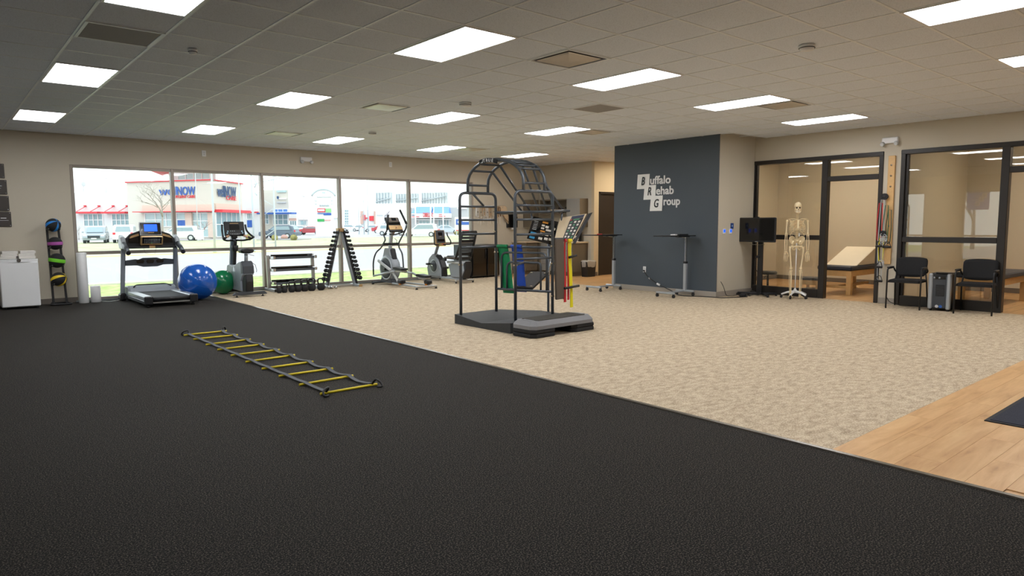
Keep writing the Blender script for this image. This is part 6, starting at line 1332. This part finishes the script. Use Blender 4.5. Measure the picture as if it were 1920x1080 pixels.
# billboards seen from behind, pylon sign, dental sign
for k, (x0, y0, x1, y1) in enumerate(((707, 361, 735, 382), (744, 363, 785, 381), (792, 361, 839, 382))):
    F = Fac(x0, 105, x1, 103); t = thing('billboard', 'pale lattice back of a raised billboard, %s of three in a line' % ('leftmost', 'middle', 'rightmost')[k], 'billboard', tuple(F.a), 0, 'billboards high beyond the road')
    wb(F.rect(x0, y0, x1, y1, -.2, 0), 'board', mat('board_pale', 'dfe3e6', .8), t)
    n = int((x1-x0)/5)
    for q in range(n+1): x = x0+(x1-x0)*q/n; wb(F.rect(x-.2, y0, x+.2, y1, 0, .2), 'rib', POLE, t)
    for y in (y0+.5, (y0+y1)/2, y1-.5): wb(F.rect(x0, y-.3, x1, y+.3, .2, .3), 'rail', POLE, t)
    for x in (x0+(x1-x0)*.25, x0+(x1-x0)*.75):
        u, z = F.uz(x, y1); p = F.a+F.u*u-F.n*.5; wb(MB().tube([(p.x, p.y, GZ), (p.x, p.y, z)], .10, 8), 'post', OWH, t)
    u0, z0 = F.uz(x0, y1-3-k); u1, z1 = F.uz(x1, y0+4-2*k+6); p, q_ = F.a+F.u*u0+F.n*.3, F.a+F.u*u1+F.n*.3; p.z = z0; q_.z = z1; wb(MB().tube([p, q_], .09, 5), 'brace', POLE, t)
F = Fac(588, 90, 627, 90); t = thing('pylon_sign', 'tall white arched plaza pylon sign with coloured shop panels', 'sign', tuple(F.a))
wb(F.rect(592, 368, 622, 443.6, -.6, 0), 'tower', OWH, t)
arc = []
for q in range(13):
    a_ = PI*(.12+.76*q/12); u, z = F.uz(606.5-24*math.cos(a_), 375-20*math.sin(a_)); p = F.a+F.u*u; p.z = z; arc.append(p)
wb(MB().tube(arc, .14, 6), 'arch_top', POLE, t); wb(F.rect(604, 360, 610, 363, 0, .1), 'shell_mark', OGP, t)
for y in (376, 382): wb(F.rect(588, y, 594, y+1, 0, .1), 'shelf_end', POLE, t); wb(F.rect(621, y, 626, y+1, 0, .1), 'shelf_end', POLE, t)
for x0, y0, x1, y1, m_ in ((595.5, 391, 610, 398, ORED), (611, 391, 621, 398, mat('sign_green_pale', '8ed08a', .5)), (595.5, 399.5, 621, 401, OBLU), (607, 401, 621, 403.5, OBLU), (595.5, 410.5, 608, 415.5, mat('sign_green', '3aa35a', .5)), (609, 412, 620, 414, mat('sign_pink', 'd9a09e', .5))):
    wb(F.rect(x0, y0, x1, y1, 0, .12), 'shop_panel', m_, t)
wb(F.rect(596.5, 392.5, 609, 396, .12, .16), 'panel_inset', OWH, t); [wb(F.rect(599+2.4*k, 384+.5*(k%2), 600.6+2.4*k, 387, 0, .1), 'faint_letter', POLE, t) for k in range(8)]; wb(F.rect(594, 369, 621, 370, 0, .1), 'header_line', POLE, t)
F = Fac(852, 78, 886, 78); t = thing('shop_sign', 'white roadside sign with a blue top panel and red base line', 'sign', tuple(F.a))
wb(F.rect(853, 407, 886, 433, -.4, 0), 'board', OWH, t); wb(F.rect(855, 411, 867, 421.5, 0, .06), 'blue_square', OBLU, t); F.text('d', 858, 863, 419, .5, OWH, t, .07); wb(F.rect(867, 416, 886, 421.5, 0, .05), 'blue_band', OBLU, t); wb(F.rect(855, 431, 886, 432.5, 0, .05), 'red_line', ORED, t)
for x in (856, 883): wb(F.rect(x-.8, 433, x+.8, 441, -.3, -.1), 'leg', POLE, t)
wb(F.rect(853, 441, 886, 442.5, -.5, .1), 'base', KERB, t)
F = Fac(366, 68, 376, 68); o = F.rect(366, 432, 376.5, 449, -.6, 0); F.rect(365.6, 431, 377, 432.5, -.7, .05, o); o = o.build('utility_box', OWH); tag(o, 'white utility box on the kerb before the clinic door', 'box')
# poles and masts
def pole(px, ybase, ytop, w, lb, extra=None, m=POLE, name='utility_pole', d=None):
    d = d or 1283*(CH-GZ)/(ybase-419.); p = at(px, ybase, d); z = at(px, ytop, d).z; r = w/2*d/1283
    t = thing(name, lb, 'pole', (p.x, p.y, GZ)); wb(MB().tube([(p.x, p.y, GZ), (p.x, p.y, z)], [r, r*.8], 8), 'shaft', m, t); wb(MB().lathe([(r*1.8, GZ), (r*1.8, GZ+.12), (r, GZ+.15)], (p.x, p.y, 0), 8), 'base_plate', m, t)
    return t, d
def arm(t, d, pts, w, name='arm', m=POLE): r = w/2*d/1283; wb(MB().tube([at(x, y, d) for x, y in pts], r, 6), name, m, t)
t, d = pole(403, 471, 318, 4, 'pale steel pole beside the clinic corner left of the bike console'); arm(t, d, [(403, 343), (398, 343.5), (380, 346)], .8, 'wire')
t, d = pole(453, 470, 322, 2.4, 'thin pale pole right of the clinic second sign')
t, d = pole(476.5, 470, 320, 3.4, 'left steel pole of the braced signal structure'); arm(t, d, [(476, 334), (481, 344), (477, 352)], 2.6, 'junction_box'); arm(t, d, [(476, 346), (490, 341), (562, 327)], 1.6, 'cross_arm'); arm(t, d, [(482, 366), (478, 362)], 2, 'insulator')
t, d = pole(517, 464, 322, 3.2, 'right steel pole of the braced signal structure'); arm(t, d, [(510, 337), (492, 354)], 1.2, 'brace'); arm(t, d, [(492, 374), (514, 387)], 1.2, 'brace'); arm(t, d, [(514, 390), (492, 405)], 1.2, 'brace'); arm(t, d, [(514, 432), (494, 446)], 1.4, 'brace'); arm(t, d, [(480, 457), (517, 455)], 1.4, 'rail'); arm(t, d, [(547, 327), (548, 331)], 3, 'insulator'); arm(t, d, [(513, 328), (516, 330)], 4, 'insulator'); arm(t, d, [(490, 338), (520, 322)], .7, 'wire'); arm(t, d, [(500, 342), (530, 323)], .7, 'wire')
t, d = pole(560, 433, 347, 1.3, 'thin lamp post left of the pylon sign', m=OGRY, name='lamp_post'); t, d = pole(570.5, 430, 369, 1.2, 'short lamp post with small head left of the pylon sign', m=OGRY, name='lamp_post', d=120); arm(t, d, [(571, 369), (565.5, 367)], 2.4, 'lamp_head', OGRY)
t, d = pole(673.5, 438, 359, 1.6, 'left thin pole of the small braced frame', name='lattice_pole'); arm(t, d, [(674, 385), (682, 376)], 1, 'brace'); arm(t, d, [(674, 408), (682, 398)], 1, 'brace'); arm(t, d, [(674, 428), (684, 416)], 1, 'brace')
t, d = pole(683, 438, 367, 1.6, 'right thin pole of the small braced frame', name='lattice_pole'); arm(t, d, [(683, 379), (703, 379)], .7, 'brace')
t, d = pole(690.5, 438, 331, 1.8, 'tall street lamp right of the small braced frame', name='lamp_post'); arm(t, d, [(690, 334), (682, 336)], 2, 'lamp_head')
t, d = pole(822.5, 436, 365, .9, 'thin pole before the blue roofed store', name='lamp_post'); t, d = pole(813.7, 433, 384, 2.2, 'white post between the two blue roofs', m=OWH, name='sign_post', d=112); t, d = pole(856, 436, 338, 1.2, 'thin tall pole left of the cage', name='lamp_post')
t, d = pole(371, 432, 320, 1.6, 'thin flagpole before the clinic lettering', m=OGRY, name='flagpole', d=72)
t = thing('satellite_dish', 'grey satellite dish on a pole above the white clinic wing', 'dish', tuple(at(156, 360, 90))); wb(MB().tube([at(157, 361, 90), at(156, 321, 90)], .06, 6), 'mast', OGRY, t); wb(MB().ell(at(156.5, 345, 90), (.28, .12, .34)), 'dish', OGRY, t); wb(MB().ell(at(155.5, 322, 90), (.12, .12, .07)), 'cap', OGRY, t); wb(MB().ell(at(156.5, 354, 90), (.10, .10, .2)), 'bracket', OGRY, t)
t = thing('roof_vent_pipe', 'thin grey vent pipe rising above the white clinic wing', 'pipe', tuple(at(199, 360, 90))); wb(MB().tube([at(199, 361, 90), at(199, 334, 90)], .065, 6), 'pipe', OGRY, t); wb(MB().ell(at(199, 334, 90), (.1, .1, .04)), 'cap', OGRY, t)
# cars
TYRE = mat('tyre', '3a4148', .8); CGL = mat('car_glass', '8fa3ad', .1, var=.1); RIM = mat('wheel_rim', 'c8ccd0', .35, .4)
def car(px, ybase, lb, colr, heading, L=4.5, H=1.65, Wd=1.85, suv=True, d=None, glass=None):
    d = d or 1283*(CH-GZ)/(ybase-419.); p = at(px, ybase, d); t = thing('car', lb, 'car', (p.x, p.y, GZ), heading, None); k = L/4.5; cm = mat('car_paint_'+colr, colr, .35, .1, var=.02, coat=.3)
    MB().prism([(-2.2*k, .35), (2.15*k, .32), (2.25*k, .55), (2.2*k, .80), (1.1*k, .98), (-2.1*k, 1.02), (-2.27*k, .75)], -Wd/2, Wd/2, 'xz', bev=.10).build('body', cm, t)
    cab = [(-2.1*k, 1.0), (1.05*k, .96), (.35*k, H-.12), (-.1*k, H), (-1.5*k, H), (-1.9*k, H-.15)] if suv else [(-1.8*k, 1.0), (1.1*k, .96), (.3*k, H-.06), (-.6*k, H), (-1.1*k, H-.10)]
    MB().prism(cab, -Wd/2+.10, Wd/2-.10, 'xz', bev=.12).build('cabin', cm, t)
    gl = glass or CGL
    for s_ in (-1, 1): MB().prism([(-1.65*k, 1.06), (.80*k, 1.03), (.25*k, H-.18), (-1.5*k, H-.16)] if suv else [(-1.3*k, 1.05), (.80*k, 1.02), (.22*k, H-.14), (-.9*k, H-.14)], s_*(Wd/2-.11), s_*(Wd/2-.075), 'xz').build('side_window', gl, t)
    MB().quadslab([(1.02*k, -.68, 1.02), (1.02*k, .68, 1.02), (.42*k, .58, H-.15), (.42*k, -.58, H-.15)], .05).build('windscreen', gl, t)
    MB().quadslab([(-2.04*k, .66, 1.08), (-2.04*k, -.66, 1.08), (-1.86*k, -.56, H-.2), (-1.86*k, .56, H-.2)] if suv else [(-1.72*k, .66, 1.05), (-1.72*k, -.66, 1.05), (-1.15*k, -.56, H-.16), (-1.15*k, .56, H-.16)], .07).build('rear_window', gl, t)
    for sx in (-1.35*k, 1.38*k):
        for s_ in (-1, 1):
            w_ = MB().tube([(sx, s_*(Wd/2-.20), .34), (sx, s_*(Wd/2+.01), .34)], .34, 18).build('wheel', TYRE, t); MB().tube([(sx, s_*(Wd/2-.02), .34), (sx, s_*(Wd/2+.03), .34)], .20, 12).build('rim', RIM, w_)
    for s_ in (-1, 1):
        MB().b2((2.12*k, s_*.55, .66), (2.22*k, s_*.85, .80), .03).build('headlamp', OWH, t); MB().b2((-2.25*k, s_*.62, .80), (-2.12*k, s_*.86, 1.02), .03).build('tail_lamp', ORED, t); MB().b2((.75*k, s_*(Wd/2), 1.0), (.92*k, s_*(Wd/2+.16), 1.13), .04).build('wing_mirror', cm, t)
    MB().b2((2.19*k, -.5, .50), (2.27*k, .5, .74), .02).build('grille', TYRE, t); MB().b2((2.24*k, -.22, .42), (2.29*k, .22, .52)).build('number_plate', OWH, t); return t
FACEC = YAW   # angle helper: image right is -YAW in plan
car(181, 452.5, 'grey car facing the room in front of the white clinic wing', '9aa5b0', -1.82, 4.5, 1.65)
car(237, 452.0, 'white car seen from behind parked next to the grey car', 'e6e8ea', 1.27, 4.7, 1.75)
car(336, 449.0, 'white car partly behind the treadmill and window mullion', 'e4e6e8', PI+.2-.70, 4.6, 1.6)
car(525, 445.5, 'dark blue grey car parked behind the white steel poles', '5d6b7c', -.70-.15+PI, 4.7, 1.65)
car(582, 437.5, 'red and silver car parked left of the pylon sign', 'b8505a', -.70+PI, 4.4, 1.4, suv=False, d=112); car(568, 434.5, 'white low car behind the red car', 'dfe1e4', -.70, 4.4, 1.45, suv=False, d=140)
car(659, 433, 'white car parked far right of the dumbbell tower', 'e2e4e6', -.70, 4.5, 1.6, d=170); car(676, 434, 'dark teal windowed white car behind the lattice poles', 'd5dade', -.5, 4.5, 1.5, d=160, suv=False); car(700, 433, 'silver car parked before the red sign store', 'd0d6dc', -.4, 4.5, 1.5, d=148, suv=False); car(719, 435, 'red car parked before the red sign store', 'c24a55', -.55, 4.4, 1.45, d=130, suv=False)
car(736, 440.5, 'white car behind the elliptical trainer', 'e4e6e8', -.75, 4.6, 1.65); car(789, 443.5, 'large white car right of the elliptical trainer', 'eceeee', -.70+PI, 4.9, 1.75); car(838, 437, 'pale blue grey car behind the recumbent bike', 'bccad6', -.6, 4.5, 1.5, d=115, suv=False); car(818, 435, 'white car parked beneath the white band store', 'e6e8ea', -.7+PI, 4.5, 1.55, d=125)
# bare trees, shrubs, boulders
BARK = mat('bark_pale', '9c9690', .9, var=.15); BARKR = mat('bark_reddish', '9b7f7c', .9)
def tree(px, ybase, H, spread, lb, m=BARK, seed=1, depth=5, d=None, r0=.16):
    d = d or 1283*(CH-GZ)/(ybase-419.); p = at(px, ybase, d); R = random.Random(seed); t = thing('bare_tree', lb, 'tree', (p.x, p.y, GZ)); tr = MB(); br = MB()
    def grow(p0, dr, L, r, lv):
        mid = p0+dr*L*.5+Vector((R.uniform(-1, 1), R.uniform(-1, 1), R.uniform(-.3, .3)))*L*.07; p1 = p0+dr*L
        (tr if lv == 0 else br).tube([p0, mid, p1], [r, r*.82, r*.62], 5 if lv < 2 else 3)
        if lv >= depth: return
        for k in range(3 if lv < 3 else 2):
            nd = (dr+Vector((R.uniform(-1, 1), R.uniform(-1, 1), R.uniform(-.25, .55)))*spread).normalized(); f = R.uniform(.6, 1.0)
            grow(p0+dr*L*f, nd, L*R.uniform(.58, .78), r*.52, lv+1)
    grow(Vector((0, 0, 0)), Vector((.02, 0, 1)), H*.34, r0, 0); tr.build('trunk', m, t); br.build('branches', m, t)
tree(306, 449, 7.4, .95, 'tall bare tree in front of the clinic beside the first mullion', seed=4, d=62, depth=6, r0=.13)
tree(379, 441, 3.4, .7, 'small bare reddish tree beside the clinic door', BARKR, 5, 4, d=76, r0=.07); tree(719, 436, 6.0, .8, 'bare tree by the parked red car left of the elliptical console', mat('bark_mauve', 'a39aa6', .9), 8, 5, d=120, r0=.15)
tree(148, 449, 2.2, .5, 'tiny bare sapling at the left end of the white wing', seed=12, depth=3, d=80, r0=.04)
for k, (x, y, h_) in enumerate(((-17, 9.5, 6.0), (-24, 14.0, 7.0))):  # added unseen trees that break up the even reflection in the partition glass
    q = Vector((x, y, GZ)); d_ = (q-Vector((0, 0, CH)))
    t = thing('bare_tree', ('nearer' if k == 0 else 'farther')+' added bare tree outside the left wall, varying the reflection in the partition glass', 'tree', tuple(q)); R_t = random.Random(20+k); tr = MB(); br = MB()
    def grow2(p0, dr, L, r, lv):
        p1 = p0+dr*L; (tr if lv == 0 else br).tube([p0, p1], [r, r*.6], 4)
        if lv < 5:
            for _ in range(3): grow2(p0+dr*L*R_t.uniform(.6, 1), (dr+Vector((R_t.uniform(-1, 1), R_t.uniform(-1, 1), R_t.uniform(-.2, .5)))*.85).normalized(), L*R_t.uniform(.58, .75), r*.55, lv+1)
    grow2(Vector((0, 0, 0)), Vector((0, 0, 1)), h_*.34, .13, 0); tr.build('trunk', BARK, t); br.build('branches', BARK, t)
SHR = grass_mat('shrub_olive', '6f6c4a', '97925f', 2.5)
def shrub(px, ybase, w, h, lb, m=SHR, cat='shrub', name='round_shrub', seed=0):
    d = 1283*(CH-GZ)/(ybase-419.); p = at(px, ybase, d); R = random.Random(seed); mb = MB(); k = d/1283; w *= k; h *= k
    mb.ell((0, 0, h*.42), (w/2, w/2, h*.55), nu=14, nv=9); mb.v = [tuple(Vector(v)*(1+R.uniform(-.07, .07))) for v in mb.v]
    mb.v = [(x, y, max(z, 0)) for x, y, z in mb.v]; o = mb.build(name, m, None, (p.x, p.y, GZ+.02)); tag(o, lb, cat)
shrub(466, 449, 10, 12, 'olive round shrub left of the second mullion'); shrub(515, 449, 12, 11, 'olive round shrub beside the right steel pole', seed=2); shrub(551, 449, 13, 11, 'olive round shrub at the end of the planting bed', seed=3)
shrub(533, 446.5, 13, 8, 'pinkish rounded boulder between two shrubs', mat('boulder_pink', 'b5918a', .8), 'rock', 'boulder', 5); shrub(361, 444, 10, 6, 'low dark shrub left of the clinic door', seed=7); shrub(388, 444, 16, 5, 'low dark shrub right of the white utility box', seed=8)
shrub(610, 436, 16, 9, 'dark shrubs at the foot of the pylon sign', seed=9); shrub(574, 434, 12, 10, 'brown shrub behind the red car', mat('shrub_brown', '8b7a6c', .9), seed=10); shrub(858, 440, 14, 7, 'yellow green low shrub beneath the roadside sign', seed=11)
F = Fac(480, 74, 556, 74); o = MB(); a, b = F.a, F.b
o.prism([(a.x, a.y), (b.x, b.y), (b.x+3, b.y+3), (a.x+3, a.y+3)], GZ+.001, GZ+.08, 'xy'); tag(o.build('planting_bed', mat('mulch_grey', '8a8a92', .9)), 'grey gravel planting bed under the shrubs by the steel poles', 'planting bed')
